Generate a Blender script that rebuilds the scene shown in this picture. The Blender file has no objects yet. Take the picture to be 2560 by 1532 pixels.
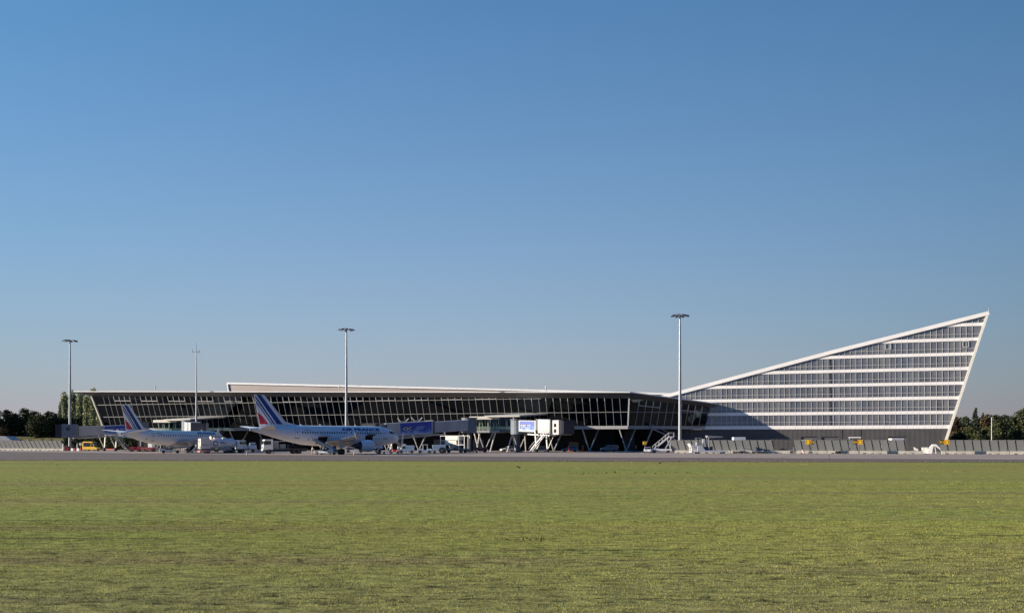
import bpy, bmesh, math, random
import numpy as np
from mathutils import Vector, Matrix
random.seed(7); RNG = np.random.default_rng(11)
R = math.radians
C = bpy.context.scene.collection
SC = bpy.context.scene
# ------------------------------------------------------------------ survey: camera at (0,0,2.8) looking along +Y
F, CX, HY, CH = 2400.0, 1280.0, 1103.0, 2.8
def Wp(px, py, Y):            # world point seen at a survey reading, at distance Y
    return Vector(((px - CX) * Y / F, Y, CH + (HY - py) * Y / F))
def G(px, py):                # ground point
    Y = CH * F / (py - HY)
    return Vector(((px - CX) * Y / F, Y, 0.0))
def GD(px, Y):
    return Vector(((px - CX) * Y / F, Y, 0.0))

# ------------------------------------------------------------------ materials
MATS = {}
def nd(nt, typ, **kw):
    n = nt.nodes.new(typ)
    for k, v in kw.items(): setattr(n, k, v)
    return n
def pm(name, col, rough=.6, metal=0.0, var=.12, scale=1.5, spec=.5, coat=0.0, stretch=(1, 1, 1), bump=0.0, emit=None, estr=0.0):
    if name in MATS: return MATS[name]
    m = bpy.data.materials.new(name); m.use_nodes = True
    nt = m.node_tree; b = nt.nodes['Principled BSDF']
    b.inputs['Roughness'].default_value = rough; b.inputs['Metallic'].default_value = metal
    b.inputs['Specular IOR Level'].default_value = spec; b.inputs['Coat Weight'].default_value = coat
    tc = nd(nt, 'ShaderNodeTexCoord'); mp = nd(nt, 'ShaderNodeMapping')
    mp.inputs['Scale'].default_value = stretch
    nz = nd(nt, 'ShaderNodeTexNoise'); nz.inputs['Scale'].default_value = scale; nz.inputs['Detail'].default_value = 4
    mr = nd(nt, 'ShaderNodeMapRange'); mr.inputs[1].default_value = .3; mr.inputs[2].default_value = .7
    mr.inputs[3].default_value = 1 - var; mr.inputs[4].default_value = 1 + var
    vm = nd(nt, 'ShaderNodeVectorMath', operation='SCALE'); vm.inputs[0].default_value = col
    L = nt.links.new
    L(tc.outputs['Object'], mp.inputs['Vector']); L(mp.outputs['Vector'], nz.inputs['Vector'])
    L(nz.outputs['Fac'], mr.inputs[0]); L(mr.outputs[0], vm.inputs['Scale']); L(vm.outputs[0], b.inputs['Base Color'])
    if bump:
        bp = nd(nt, 'ShaderNodeBump'); bp.inputs['Strength'].default_value = bump; bp.inputs['Distance'].default_value = .05
        L(nz.outputs['Fac'], bp.inputs['Height']); L(bp.outputs[0], b.inputs['Normal'])
    if emit:
        b.inputs['Emission Color'].default_value = (*emit, 1); b.inputs['Emission Strength'].default_value = estr
    MATS[name] = m
    return m
def glass_mat(name, tint, refl=(1, 1, 1), ior=1.5, rough=.0):
    m = bpy.data.materials.new(name); m.use_nodes = True
    nt = m.node_tree; nt.nodes.clear(); L = nt.links.new
    o = nd(nt, 'ShaderNodeOutputMaterial'); mx = nd(nt, 'ShaderNodeMixShader')
    tr = nd(nt, 'ShaderNodeBsdfTransparent'); tr.inputs[0].default_value = (*tint, 1)
    gl = nd(nt, 'ShaderNodeBsdfGlossy'); gl.inputs['Roughness'].default_value = rough
    gl.inputs[0].default_value = (*refl, 1)
    fr = nd(nt, 'ShaderNodeFresnel'); fr.inputs[0].default_value = ior
    ge = nd(nt, 'ShaderNodeNewGeometry'); io = nd(nt, 'ShaderNodeMapRange'); io.inputs[3].default_value = ior; io.inputs[4].default_value = 1 / ior
    L(ge.outputs['Backfacing'], io.inputs[0]); L(io.outputs[0], fr.inputs[0])
    L(fr.outputs[0], mx.inputs[0]); L(tr.outputs[0], mx.inputs[1]); L(gl.outputs[0], mx.inputs[2]); L(mx.outputs[0], o.inputs[0])
    return m
def cladding(name, col, pitch, depth=.12, axis='X', rough=.5, metal=0.0):
    """sheet cladding with ribs every «pitch» metres"""
    m = bpy.data.materials.new(name); m.use_nodes = True
    nt = m.node_tree; b = nt.nodes['Principled BSDF']; L = nt.links.new
    b.inputs['Roughness'].default_value = rough; b.inputs['Metallic'].default_value = metal
    tc = nd(nt, 'ShaderNodeTexCoord')
    wv = nd(nt, 'ShaderNodeTexWave', wave_type='BANDS', bands_direction=axis, wave_profile='SIN')
    wv.inputs['Scale'].default_value = 0.314159 / pitch * 1.0
    nz = nd(nt, 'ShaderNodeTexNoise'); nz.inputs['Scale'].default_value = .35; nz.inputs['Detail'].default_value = 5
    mr = nd(nt, 'ShaderNodeMapRange'); mr.inputs[1].default_value = .3; mr.inputs[2].default_value = .7
    mr.inputs[3].default_value = .86; mr.inputs[4].default_value = 1.12
    vm = nd(nt, 'ShaderNodeVectorMath', operation='SCALE'); vm.inputs[0].default_value = col
    L(tc.outputs['Object'], wv.inputs['Vector']); L(tc.outputs['Object'], nz.inputs['Vector'])
    L(nz.outputs['Fac'], mr.inputs[0]); L(mr.outputs[0], vm.inputs['Scale']); L(vm.outputs[0], b.inputs['Base Color'])
    bp = nd(nt, 'ShaderNodeBump'); bp.inputs['Strength'].default_value = .6; bp.inputs['Distance'].default_value = depth
    L(wv.outputs['Fac'], bp.inputs['Height']); L(bp.outputs[0], b.inputs['Normal'])
    return m

WHITE = pm('white_paint', (.78, .77, .74), .45, var=.06, scale=.8)
AIRWHITE = pm('aircraft_white', (.86, .87, .88), .28, var=.04, scale=.35, coat=.3)
AIRGREY = pm('aircraft_grey', (.42, .43, .45), .4, var=.08, scale=.6)
CREAM = pm('cream_paint', (.72, .69, .60), .5, var=.07)
GREY = pm('grey_metal', (.30, .31, .32), .5, var=.1)
LGREY = pm('light_grey_metal', (.48, .48, .47), .5, var=.1)
DGREY = pm('dark_grey_metal', (.085, .088, .095), .55, var=.12)
BLACK = pm('black_rubber', (.018, .018, .02), .75, var=.2)
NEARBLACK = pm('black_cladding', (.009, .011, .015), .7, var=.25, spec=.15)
VGLASS = pm('vehicle_glass', (.02, .025, .03), .08, var=.05, spec=.7)
STEEL = pm('galvanised_steel', (.42, .43, .44), .45, metal=.4, var=.15)
REDP = pm('red_paint', (.30, .025, .025), .4, var=.1)
YELP = pm('yellow_paint', (.72, .42, .02), .4, var=.06)
ORANGE = pm('hi_vis_orange', (.85, .10, .02), .8, var=.08)
BLUEP = pm('navy_livery', (.014, .062, .25), .35, var=.05)
REDL = pm('red_livery', (.55, .02, .05), .35, var=.05)
LBLUE = pm('pale_blue_paint', (.35, .45, .55), .45, var=.1)
CONC = pm('precast_concrete', (.42, .40, .34), .9, var=.18, scale=1.2, bump=.3)
SKIN = pm('skin', (.55, .33, .24), .6)
NAVY = pm('navy_cloth', (.02, .025, .05), .9)
HAIRM = pm('dark_hair', (.03, .02, .015), .8)
BEACON = pm('orange_beacon_lamp', (.9, .3, .05), .3, emit=(1, .42, .12), estr=9)

# ------------------------------------------------------------------ mesh builder
class MB:
    def __init__(s): s.v = []; s.f = []; s.m = []
    def add(s, vs, fs, mi=0):
        o = len(s.v); s.v += [tuple(v) for v in vs]
        s.f += [tuple(i + o for i in f) for f in fs]; s.m += [mi] * len(fs); return s
    def poly(s, pts, mi=0): return s.add(pts, [tuple(range(len(pts)))], mi)
    def hexa(s, p, mi=0):      # p: 4 bottom + 4 top
        return s.add(p, [(3, 2, 1, 0), (4, 5, 6, 7), (0, 1, 5, 4), (1, 2, 6, 5), (2, 3, 7, 6), (3, 0, 4, 7)], mi)
    def box(s, x0, x1, y0, y1, z0, z1, mi=0):
        return s.hexa([(x0, y0, z0), (x1, y0, z0), (x1, y1, z0), (x0, y1, z0), (x0, y0, z1), (x1, y0, z1), (x1, y1, z1), (x0, y1, z1)], mi)
    def bar(s, a, b, w, h=None, mi=0, up=(0, 0, 1)):
        a, b, up = Vector(a), Vector(b), Vector(up); h = h or w
        d = (b - a).normalized()
        sd = d.cross(up)
        if sd.length < 1e-4: sd = d.cross(Vector((1, 0, 0)))
        sd.normalize(); u = sd.cross(d).normalized()
        sd *= w / 2; u *= h / 2
        return s.hexa([a - sd - u, a + sd - u, b + sd - u, b - sd - u, a - sd + u, a + sd + u, b + sd + u, b - sd + u], mi)
    def slope(s, a, b, w, h, mi=0):   # box along a sloping axis whose ends and sides stay vertical; a,b on its floor centre line
        a, b = Vector(a), Vector(b); d = (b - a); d.z = 0; d.normalize()
        sd = Vector((d.y, -d.x, 0)) * (w / 2); H = Vector((0, 0, h))
        return s.hexa([a - sd, a + sd, b + sd, b - sd, a - sd + H, a + sd + H, b + sd + H, b - sd + H], mi)
    def tube(s, a, b, r, r2=None, n=8, mi=0, cap=True):
        a, b = Vector(a), Vector(b); r2 = r if r2 is None else r2
        d = (b - a).normalized(); x = d.orthogonal().normalized(); y = d.cross(x)
        vs = []
        for p, q in ((a, r), (b, r2)):
            for k in range(n):
                t = 2 * math.pi * k / n; vs.append(p + x * math.cos(t) * q + y * math.sin(t) * q)
        fs = [(k, (k + 1) % n, n + (k + 1) % n, n + k) for k in range(n)]
        if cap: fs += [tuple(range(n))[::-1], tuple(range(n, 2 * n))]
        return s.add(vs, fs, mi)
    def prism(s, pts, y0, y1, mi=0, y0t=None):   # polygon in xz pushed along y
        n = len(pts)
        vs = [(x, y0, z) for x, z in pts] + [(x, y1, z) for x, z in pts]
        return s.add(vs, [tuple(range(n)), tuple(range(2 * n - 1, n - 1, -1))] + [(k, k + n, (k + 1) % n + n, (k + 1) % n) for k in range(n)], mi)
    def zprism(s, pts, z0, z1, mi=0):
        n = len(pts)
        vs = [(x, y, z0) for x, y in pts] + [(x, y, z1) for x, y in pts]
        return s.add(vs, [tuple(range(n))[::-1], tuple(range(n, 2 * n))] + [(k, (k + 1) % n, (k + 1) % n + n, k + n) for k in range(n)], mi)
    def loft(s, rings, mi=0, caps=True):
        n = len(rings[0]); vs = [p for r in rings for p in r]; fs = []
        for i in range(len(rings) - 1):
            for k in range(n):
                a = i * n + k; b = i * n + (k + 1) % n
                fs.append((a, b, b + n, a + n))
        if caps: fs += [tuple(range(n))[::-1], tuple(range((len(rings) - 1) * n, len(rings) * n))]
        return s.add(vs, fs, mi)
    def ball(s, c, rx, ry, rz, mi=0, nu=8, nv=5):
        rings = []
        for i in range(nv + 1):
            t = -math.pi / 2 + math.pi * (i * .94 + nv * .03) / nv
            rings.append([(c[0] + rx * math.cos(t) * math.cos(2 * math.pi * k / nu), c[1] + ry * math.cos(t) * math.sin(2 * math.pi * k / nu), c[2] + rz * math.sin(t)) for k in range(nu)])
        return s.loft(rings, mi)
    def wheel(s, x, y, r, w, mi=0, z=None, n=16):    # axle along y
        z = r if z is None else z
        return s.tube((x, y - w / 2, z), (x, y + w / 2, z), r, n=n, mi=mi)
    def build(s, name, mats, parent=None, smooth=False, norm=True, bevel=0.0):
        me = bpy.data.meshes.new(name); me.from_pydata(s.v, [], s.f); me.update()
        mats = mats if isinstance(mats, (list, tuple)) else [mats]
        for m in mats: me.materials.append(m)
        if len(mats) > 1: me.polygons.foreach_set('material_index', s.m)
        if norm:
            bm = bmesh.new(); bm.from_mesh(me); bmesh.ops.recalc_face_normals(bm, faces=bm.faces)
            bm.to_mesh(me); bm.free()
        if smooth:
            me.polygons.foreach_set('use_smooth', [True] * len(me.polygons))
            try: me.set_sharp_from_angle(angle=R(38))
            except Exception: pass
        o = bpy.data.objects.new(name, me); C.objects.link(o)
        if parent: o.parent = parent
        if bevel:
            bv = o.modifiers.new('Bevel', 'BEVEL'); bv.width = bevel; bv.segments = 2; bv.limit_method = 'ANGLE'
        return o
def tag(o, label=None, cat=None, group=None, kind=None):
    if label: o['label'] = label
    if cat: o['category'] = cat
    if group: o['group'] = group
    if kind: o['kind'] = kind
    return o
def thing(name, label, cat, loc=(0, 0, 0), rz=0.0, group=None):
    o = bpy.data.objects.new(name, None); C.objects.link(o); o.location = loc; o.rotation_euler = (0, 0, rz)
    o.empty_display_size = .3
    return tag(o, label, cat, group)
def dup(root, loc, rz=None, label=None, group=None, scale=None):
    r = root.copy(); C.objects.link(r); r.location = loc
    if rz is not None: r.rotation_euler = (0, 0, rz)
    if label: r['label'] = label
    if group: r['group'] = group
    if scale: r.scale = scale
    for ch in list(root.children):
        c = ch.copy(); C.objects.link(c); c.parent = r
        for g in list(ch.children):
            d = g.copy(); C.objects.link(d); d.parent = c
    return r
def text_geo(body, width, height, bold=.0):
    """letters as flat geometry: u in 0..width, v in 0..height"""
    cu = bpy.data.curves.new('lettering', 'FONT'); cu.body = body; cu.offset = bold; cu.resolution_u = 3
    ob = bpy.data.objects.new('lettering', cu); C.objects.link(ob)
    dg = bpy.context.evaluated_depsgraph_get(); ev = ob.evaluated_get(dg); me = ev.to_mesh()
    vs = [(v.co.x, v.co.y) for v in me.vertices]; fs = [tuple(p.vertices) for p in me.polygons]
    ev.to_mesh_clear(); bpy.data.objects.remove(ob); bpy.data.curves.remove(cu)
    xs = [v[0] for v in vs]; ys = [v[1] for v in vs]
    x0, x1, y0, y1 = min(xs), max(xs), min(ys), max(ys)
    return [((x - x0) / (x1 - x0) * width, (y - y0) / (y1 - y0) * height) for x, y in vs], fs
def lettering(name, body, width, height, fn, mat, parent, bold=.0):
    vs, fs = text_geo(body, width, height, bold)
    mb = MB(); mb.add([fn(u, v) for u, v in vs], fs)
    return mb.build(name, mat, parent, norm=False)
def struct(o): return tag(o, kind='structure')

# ------------------------------------------------------------------ light and sky
SUN_EL, SUN_AZ = R(15.7), math.atan2(-.994, -.11)     # azimuth measured from +Y towards +X
sdir = Vector((math.sin(SUN_AZ) * math.cos(SUN_EL), math.cos(SUN_AZ) * math.cos(SUN_EL), math.sin(SUN_EL)))
w = bpy.data.worlds.new('World'); SC.world = w; w.use_nodes = True
nt = w.node_tree; bg = nt.nodes['Background']
sky = nt.nodes.new('ShaderNodeTexSky'); sky.sky_type = 'NISHITA'; sky.sun_disc = False
sky.sun_elevation = SUN_EL; sky.sun_rotation = SUN_AZ
sky.altitude = 50; sky.air_density = 1.0; sky.dust_density = .5; sky.ozone_density = 4
# clear evening air: pale band of haze low down, sky paler on the sun's side
Lk = nt.links.new
wtc = nt.nodes.new('ShaderNodeTexCoord'); wsp = nt.nodes.new('ShaderNodeSeparateXYZ'); Lk(wtc.outputs['Generated'], wsp.inputs[0])
wz = nt.nodes.new('ShaderNodeMath'); wz.operation = 'MULTIPLY'; wz.inputs[1].default_value = -1 / .22; Lk(wsp.outputs[2], wz.inputs[0]); wz.use_clamp = False
we = nt.nodes.new('ShaderNodeMath'); we.operation = 'EXPONENT'; Lk(wz.outputs[0], we.inputs[0])
wm = nt.nodes.new('ShaderNodeMath'); wm.operation = 'MINIMUM'; wm.inputs[1].default_value = 1; Lk(we.outputs[0], wm.inputs[0])
wt = nt.nodes.new('ShaderNodeVectorMath'); wt.operation = 'MULTIPLY'; wt.inputs[1].default_value = (.272, .92, 1.07); Lk(sky.outputs[0], wt.inputs[0])
wx = nt.nodes.new('ShaderNodeMix'); wx.data_type = 'RGBA'; Lk(wm.outputs[0], wx.inputs[0]); Lk(wt.outputs[0], wx.inputs[6]); wx.inputs[7].default_value = (2.76, 2.35, 2.60, 1)
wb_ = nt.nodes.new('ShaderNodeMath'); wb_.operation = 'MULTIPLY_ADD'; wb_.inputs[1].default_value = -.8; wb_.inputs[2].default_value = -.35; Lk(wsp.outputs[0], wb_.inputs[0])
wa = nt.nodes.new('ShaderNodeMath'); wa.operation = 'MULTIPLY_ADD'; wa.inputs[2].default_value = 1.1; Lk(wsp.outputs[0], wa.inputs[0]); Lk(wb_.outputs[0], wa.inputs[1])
wy = nt.nodes.new('ShaderNodeMapRange'); wy.inputs[1].default_value = -.6; wy.inputs[2].default_value = .55; Lk(wsp.outputs[1], wy.inputs[0])   # sky darkened and blued behind the camera, added to deepen shadows
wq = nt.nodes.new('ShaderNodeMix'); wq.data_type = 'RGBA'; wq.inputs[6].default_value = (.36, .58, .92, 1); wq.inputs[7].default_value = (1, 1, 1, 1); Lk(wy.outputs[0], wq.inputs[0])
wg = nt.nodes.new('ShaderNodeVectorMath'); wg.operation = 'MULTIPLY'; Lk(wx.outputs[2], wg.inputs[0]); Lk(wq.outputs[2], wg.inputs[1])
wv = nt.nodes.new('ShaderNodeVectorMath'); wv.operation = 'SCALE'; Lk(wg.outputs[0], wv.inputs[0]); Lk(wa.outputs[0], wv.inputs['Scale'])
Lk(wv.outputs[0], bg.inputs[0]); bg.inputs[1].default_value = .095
sl = bpy.data.lights.new('sun', 'SUN'); sl.energy = 5.0; sl.angle = R(.55); sl.color = (1, .88, .73)
so = bpy.data.objects.new('sun', sl); C.objects.link(so); so.location = (-200, -20, 80)
so.rotation_euler = (-sdir).to_track_quat('-Z', 'Y').to_euler()
cam = bpy.data.cameras.new('camera'); co = bpy.data.objects.new('camera', cam); C.objects.link(co)
co.location = (0, 0, CH); co.rotation_euler = (R(90), 0, 0)
cam.sensor_fit = 'HORIZONTAL'; cam.sensor_width = 36; cam.lens = 36 * F / 2560; cam.shift_y = (HY - 766) / 2560
cam.clip_end = 20000; cam.clip_start = .1
SC.camera = co
SC.view_settings.view_transform = 'Standard'; SC.view_settings.look = 'None'; SC.view_settings.gamma = 1
SC.view_settings.exposure = .68
SC.cycles.max_bounces = 8; SC.cycles.transparent_max_bounces = 12

# ------------------------------------------------------------------ ground
def field_colour(nt, k=1.0):
    """mown grass: patches, drying strips and mowing lines across the view"""
    L = nt.links.new
    geo = nd(nt, 'ShaderNodeNewGeometry')
    def noise(scale, sx, sy, det=4, rot=0.0):
        mp = nd(nt, 'ShaderNodeMapping'); mp.inputs['Scale'].default_value = (sx, sy, 1); mp.inputs['Rotation'].default_value = (0, 0, rot)
        nz = nd(nt, 'ShaderNodeTexNoise'); nz.inputs['Scale'].default_value = scale; nz.inputs['Detail'].default_value = det
        nz.inputs['Roughness'].default_value = .6
        L(geo.outputs['Position'], mp.inputs[0]); L(mp.outputs[0], nz.inputs['Vector']); return nz.outputs['Fac']
    def ramp(src, a, b):
        mr = nd(nt, 'ShaderNodeMapRange'); mr.inputs[1].default_value = a; mr.inputs[2].default_value = b; mr.clamp = True
        L(src, mr.inputs[0]); return mr.outputs[0]
    def mix(fac, a, b):
        mx = nd(nt, 'ShaderNodeMix', data_type='RGBA')
        if isinstance(fac, float): mx.inputs[0].default_value = fac
        else: L(fac, mx.inputs[0])
        for s, v in ((mx.inputs[6], a), (mx.inputs[7], b)):
            if isinstance(v, tuple): s.default_value = (*[c * k for c in v], 1)
            else: L(v, s)
        return mx.outputs[2]
    patches = ramp(noise(.06, .35, 1.0, 5, .06), .38, .62)
    c = mix(patches, (.338, .374, .080), (.395, .374, .097))
    strips = ramp(noise(.30, .06, 1.0, 4, .045), .52, .66)
    c = mix(strips, c, (.33, .295, .100))
    lines = ramp(noise(1.1, .05, 1.0, 3, .05), .60, .68)
    c = mix(lines, c, (.20, .22, .06))
    # nearer than about 25 m the sward is thin and brown
    sp = nd(nt, 'ShaderNodeSeparateXYZ'); L(geo.outputs['Position'], sp.inputs[0])
    ad = nd(nt, 'ShaderNodeMath', operation='MULTIPLY_ADD'); L(noise(.12, .5, 1, 4), ad.inputs[0]); ad.inputs[1].default_value = 22; L(sp.outputs[1], ad.inputs[2])
    near = nd(nt, 'ShaderNodeMapRange'); near.inputs[1].default_value = 38; near.inputs[2].default_value = 24; near.inputs[3].default_value = 0; near.inputs[4].default_value = .55; near.clamp = True
    L(ad.outputs[0], near.inputs[0])
    c = mix(near.outputs[0], c, (.32, .27, .125))
    # worn verge along the taxiway
    vg = nd(nt, 'ShaderNodeVectorMath', operation='DOT_PRODUCT'); vg.inputs[1].default_value = (.10, 1, 0); L(geo.outputs['Position'], vg.inputs[0])
    ve = nd(nt, 'ShaderNodeMath', operation='MULTIPLY_ADD'); L(noise(.25, .3, 1, 5), ve.inputs[0]); ve.inputs[1].default_value = 14; L(vg.outputs['Value'], ve.inputs[2])
    vr = nd(nt, 'ShaderNodeMapRange'); vr.inputs[1].default_value = 137; vr.inputs[2].default_value = 144; vr.inputs[4].default_value = .95; vr.clamp = True
    L(ve.outputs[0], vr.inputs[0])
    c = mix(vr.outputs[0], c, (.20, .165, .10))
    clump_shade = ramp(noise(3.6, .6, 1.0, 2), .55, .64); rows = ramp(noise(.55, .05, 1.0, 3, .05), .34, .54)
    dm = nd(nt, 'ShaderNodeMath', operation='MULTIPLY'); L(clump_shade, dm.inputs[0]); L(rows, dm.inputs[1])
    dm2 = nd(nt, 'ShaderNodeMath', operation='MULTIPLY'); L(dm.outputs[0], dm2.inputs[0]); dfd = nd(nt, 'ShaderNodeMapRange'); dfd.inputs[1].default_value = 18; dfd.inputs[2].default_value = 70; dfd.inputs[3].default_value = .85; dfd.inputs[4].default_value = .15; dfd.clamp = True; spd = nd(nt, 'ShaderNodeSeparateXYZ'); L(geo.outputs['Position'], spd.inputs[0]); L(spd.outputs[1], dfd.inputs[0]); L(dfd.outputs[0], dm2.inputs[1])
    c = mix(dm2.outputs[0], c, (.055, .052, .018))  # dark dashes painted in for the small shadows of grass clumps
    fine = ramp(noise(3.5, .35, 1.0, 5), .35, .7)
    c2 = nd(nt, 'ShaderNodeMix', data_type='RGBA', blend_type='MULTIPLY'); c2.inputs[0].default_value = .55
    gr = nd(nt, 'ShaderNodeCombineColor'); [L(fine, gr.inputs[i]) for i in range(3)]
    L(c, c2.inputs[6]); L(gr.outputs[0], c2.inputs[7])
    return c2.outputs[2], noise
def make_ground_mat():
    m = bpy.data.materials.new('mown_field'); m.use_nodes = True; nt = m.node_tree; b = nt.nodes['Principled BSDF']; L = nt.links.new
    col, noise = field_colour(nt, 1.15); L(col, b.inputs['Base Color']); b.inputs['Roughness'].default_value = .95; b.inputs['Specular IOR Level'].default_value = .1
    bp = nd(nt, 'ShaderNodeBump'); bp.inputs['Strength'].default_value = .8; bp.inputs['Distance'].default_value = .12
    L(noise(2.2, .6, 1.0, 6), bp.inputs['Height']); L(bp.outputs[0], b.inputs['Normal'])
    return m
def make_blade_mat():
    m = bpy.data.materials.new('grass_blades'); m.use_nodes = True; nt = m.node_tree; b = nt.nodes['Principled BSDF']; L = nt.links.new
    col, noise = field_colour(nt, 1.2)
    g = nd(nt, 'ShaderNodeNewGeometry')
    mr = nd(nt, 'ShaderNodeMapRange'); mr.inputs[3].default_value = .88; mr.inputs[4].default_value = 1.12; L(g.outputs['Random Per Island'], mr.inputs[0])
    vm = nd(nt, 'ShaderNodeVectorMath', operation='SCALE'); L(col, vm.inputs[0]); L(mr.outputs[0], vm.inputs['Scale'])
    L(vm.outputs[0], b.inputs['Base Color']); b.inputs['Roughness'].default_value = .7; b.inputs['Specular IOR Level'].default_value = .25
    out = nt.nodes['Material Output']; ms = nd(nt, 'ShaderNodeMixShader'); ms.inputs[0].default_value = .2
    tl = nd(nt, 'ShaderNodeBsdfTranslucent'); L(vm.outputs[0], tl.inputs[0])
    L(b.outputs[0], ms.inputs[1]); L(tl.outputs[0], ms.inputs[2]); L(ms.outputs[0], out.inputs[0])
    return m
def pave_mat(name, col, var, crack=0.0, joints=None):
    m = bpy.data.materials.new(name); m.use_nodes = True; nt = m.node_tree; b = nt.nodes['Principled BSDF']; L = nt.links.new
    geo = nd(nt, 'ShaderNodeNewGeometry')
    def noise(scale, sx, sy, rot=0.0):
        mp = nd(nt, 'ShaderNodeMapping'); mp.inputs['Scale'].default_value = (sx, sy, 1); mp.inputs['Rotation'].default_value = (0, 0, rot)
        nz = nd(nt, 'ShaderNodeTexNoise'); nz.inputs['Scale'].default_value = scale; nz.inputs['Detail'].default_value = 5
        L(geo.outputs['Position'], mp.inputs[0]); L(mp.outputs[0], nz.inputs['Vector']); return nz.outputs['Fac']
    def mul(a, lo, hi):
        mr = nd(nt, 'ShaderNodeMapRange'); mr.inputs[1].default_value = .3; mr.inputs[2].default_value = .7; mr.inputs[3].default_value = lo; mr.inputs[4].default_value = hi; L(a, mr.inputs[0]); return mr.outputs[0]
    a = nd(nt, 'ShaderNodeMath', operation='MULTIPLY'); L(mul(noise(.05, .5, 1.6, .3), 1 - var, 1 + var), a.inputs[0]); L(mul(noise(.8, .12, 1, .3), 1 - var * .7, 1 + var * .7), a.inputs[1])
    vm = nd(nt, 'ShaderNodeVectorMath', operation='SCALE'); vm.inputs[0].default_value = col; L(a.outputs[0], vm.inputs['Scale'])
    out = vm.outputs[0]
    if joints:
        bk = nd(nt, 'ShaderNodeTexBrick'); bk.offset = 0; bk.inputs['Scale'].default_value = 1; bk.inputs['Brick Width'].default_value = joints; bk.inputs['Row Height'].default_value = joints
        bk.inputs['Mortar Size'].default_value = .04; bk.inputs['Color1'].default_value = (1, 1, 1, 1); bk.inputs['Color2'].default_value = (.86, .86, .86, 1); bk.inputs['Mortar'].default_value = (.35, .35, .35, 1)
        mp = nd(nt, 'ShaderNodeMapping'); mp.inputs['Rotation'].default_value = (0, 0, R(18.3)); L(geo.outputs['Position'], mp.inputs[0]); L(mp.outputs[0], bk.inputs['Vector'])
        mx = nd(nt, 'ShaderNodeMix', data_type='RGBA', blend_type='MULTIPLY'); mx.inputs[0].default_value = 1; L(out, mx.inputs[6]); L(bk.outputs['Color'], mx.inputs[7]); out = mx.outputs[2]
    L(out, b.inputs['Base Color']); b.inputs['Roughness'].default_value = .85; b.inputs['Specular IOR Level'].default_value = .3
    return m
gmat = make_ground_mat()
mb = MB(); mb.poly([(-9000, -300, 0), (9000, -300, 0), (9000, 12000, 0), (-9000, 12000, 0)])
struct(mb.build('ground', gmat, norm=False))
EDGE = lambda x: 137.6 - .102 * x
mb = MB(); xs = [-700 + 7 * k for k in range(201)]
ap = [(-420, 455), (-300, 372), (-108, 240), (-38.4, 192), (20.3, 168), (59, 154.5), (400, 60)]
e0 = [(x, EDGE(x) + random.uniform(-.5, .5), .008) for x in np.arange(-420, 401, 1.7)]
mb.poly(e0 + [(x, y + .3, .008) for x, y in reversed(ap)])
struct(mb.build('taxiway', pave_mat('asphalt', (.165, .130, .108), .14), norm=False))
mb = MB(); mb.poly([(x, y, .016) for x, y in ap] + [(400, 345, .016), (-100, 345, .016), (-420, 460, .016)])
struct(mb.build('apron', pave_mat('apron_concrete', (.385, .315, .265), .08, joints=7.5), norm=False))
# rising farmland behind the apron
mb = MB(); nx, ny = 40, 14
def fz(x, y):
    return max(0, min(1, (y - 345) / 95)) * 5.4 + .35 * math.sin(x * .05) * max(0, min(1, (y - 345) / 95)) - .3
vs = []; 
for j in range(ny):
    for i in range(nx):
        x = -700 + i * 17.0; y = 340 + j * 14 + (j > 9) * (j - 9) * 120; vs.append((x, y, fz(x, y)))
mb.add(vs, [(j * nx + i, j * nx + i + 1, (j + 1) * nx + i + 1, (j + 1) * nx + i) for j in range(ny - 1) for i in range(nx - 1)])
struct(mb.build('field', pm('stubble_field', (.20, .17, .065), .95, var=.25, scale=.05, spec=.1, stretch=(1, 3, 1)), smooth=True))
# ------------------------------------------------------------------ terminal building
CN = Vector((32.5, 269, 0)); PH = math.atan(.33)
E = Vector((-math.cos(PH), math.sin(PH), 0)); NF = Vector((-math.sin(PH), -math.cos(PH), 0))
D2 = Vector((23.2, 7.0, 0)).normalized(); N2 = Vector((D2.y, -D2.x, 0))
LEAN = .38; ZB, ZT = 6.27, 7.2; UL = 179.4; TL = 24.2
def FP(u, o, z): p = CN + E * u + NF * o; return Vector((p.x, p.y, z))
def SP(t, o, z): p = CN + D2 * t + N2 * o; return Vector((p.x, p.y, z))
zh = lambda u: 14.7 + .0184 * u
zr = lambda u: 16.4 + .0178 * u
zs = lambda t: 14.7 - .087 * t
zrs = lambda t: 16.4 - .116 * t
def miter(o, o2, z):
    # E*u + NF*o = D2*t + N2*o2
    a = Matrix(((E.x, -D2.x), (E.y, -D2.y))); b = Vector((N2.x * o2 - NF.x * o, N2.y * o2 - NF.y * o))
    u, t = a.inverted() @ b
    return FP(u, o, z)
TGS = [glass_mat('terminal_tinted_glass_%d' % k, (.105 * q, .14 * q, .17 * q), (.52 * r, .66 * r, .84 * r), 1.55, .0) for k, (q, r) in enumerate(((1, 1), (.8, 1.15), (1.3, .85)))]
CLEAR = glass_mat('gallery_clear_glass', (.62, .72, .68), (.9, .9, .9), 1.45)
MULL = pm('aluminium_mullion', (.33, .33, .31), .5, metal=.1, var=.06)
FASC = pm('roof_soffit_metal', (.115, .108, .108), .38, metal=.15, var=.16, scale=.06, spec=.6)
BEAM = pm('floor_beam_cladding', (.34, .34, .32), .55, var=.08)
term = thing('terminal_building', 'long dark glass airport terminal with outward leaning windows and thin overhanging roof', 'terminal', CN)
def loc(p): return Vector(p) - CN
def tb(mb, name, mats, par=term, **k):
    mb.v = [tuple(Vector(v) - CN) for v in mb.v]
    return mb.build(name, mats, par, **k)
U = [0] + [1.79 + 2.1326 * k for k in range(84)]; U = [u for u in U if u < UL - .8] + [UL]
off = lambda z: LEAN * (z - ZT)
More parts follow.
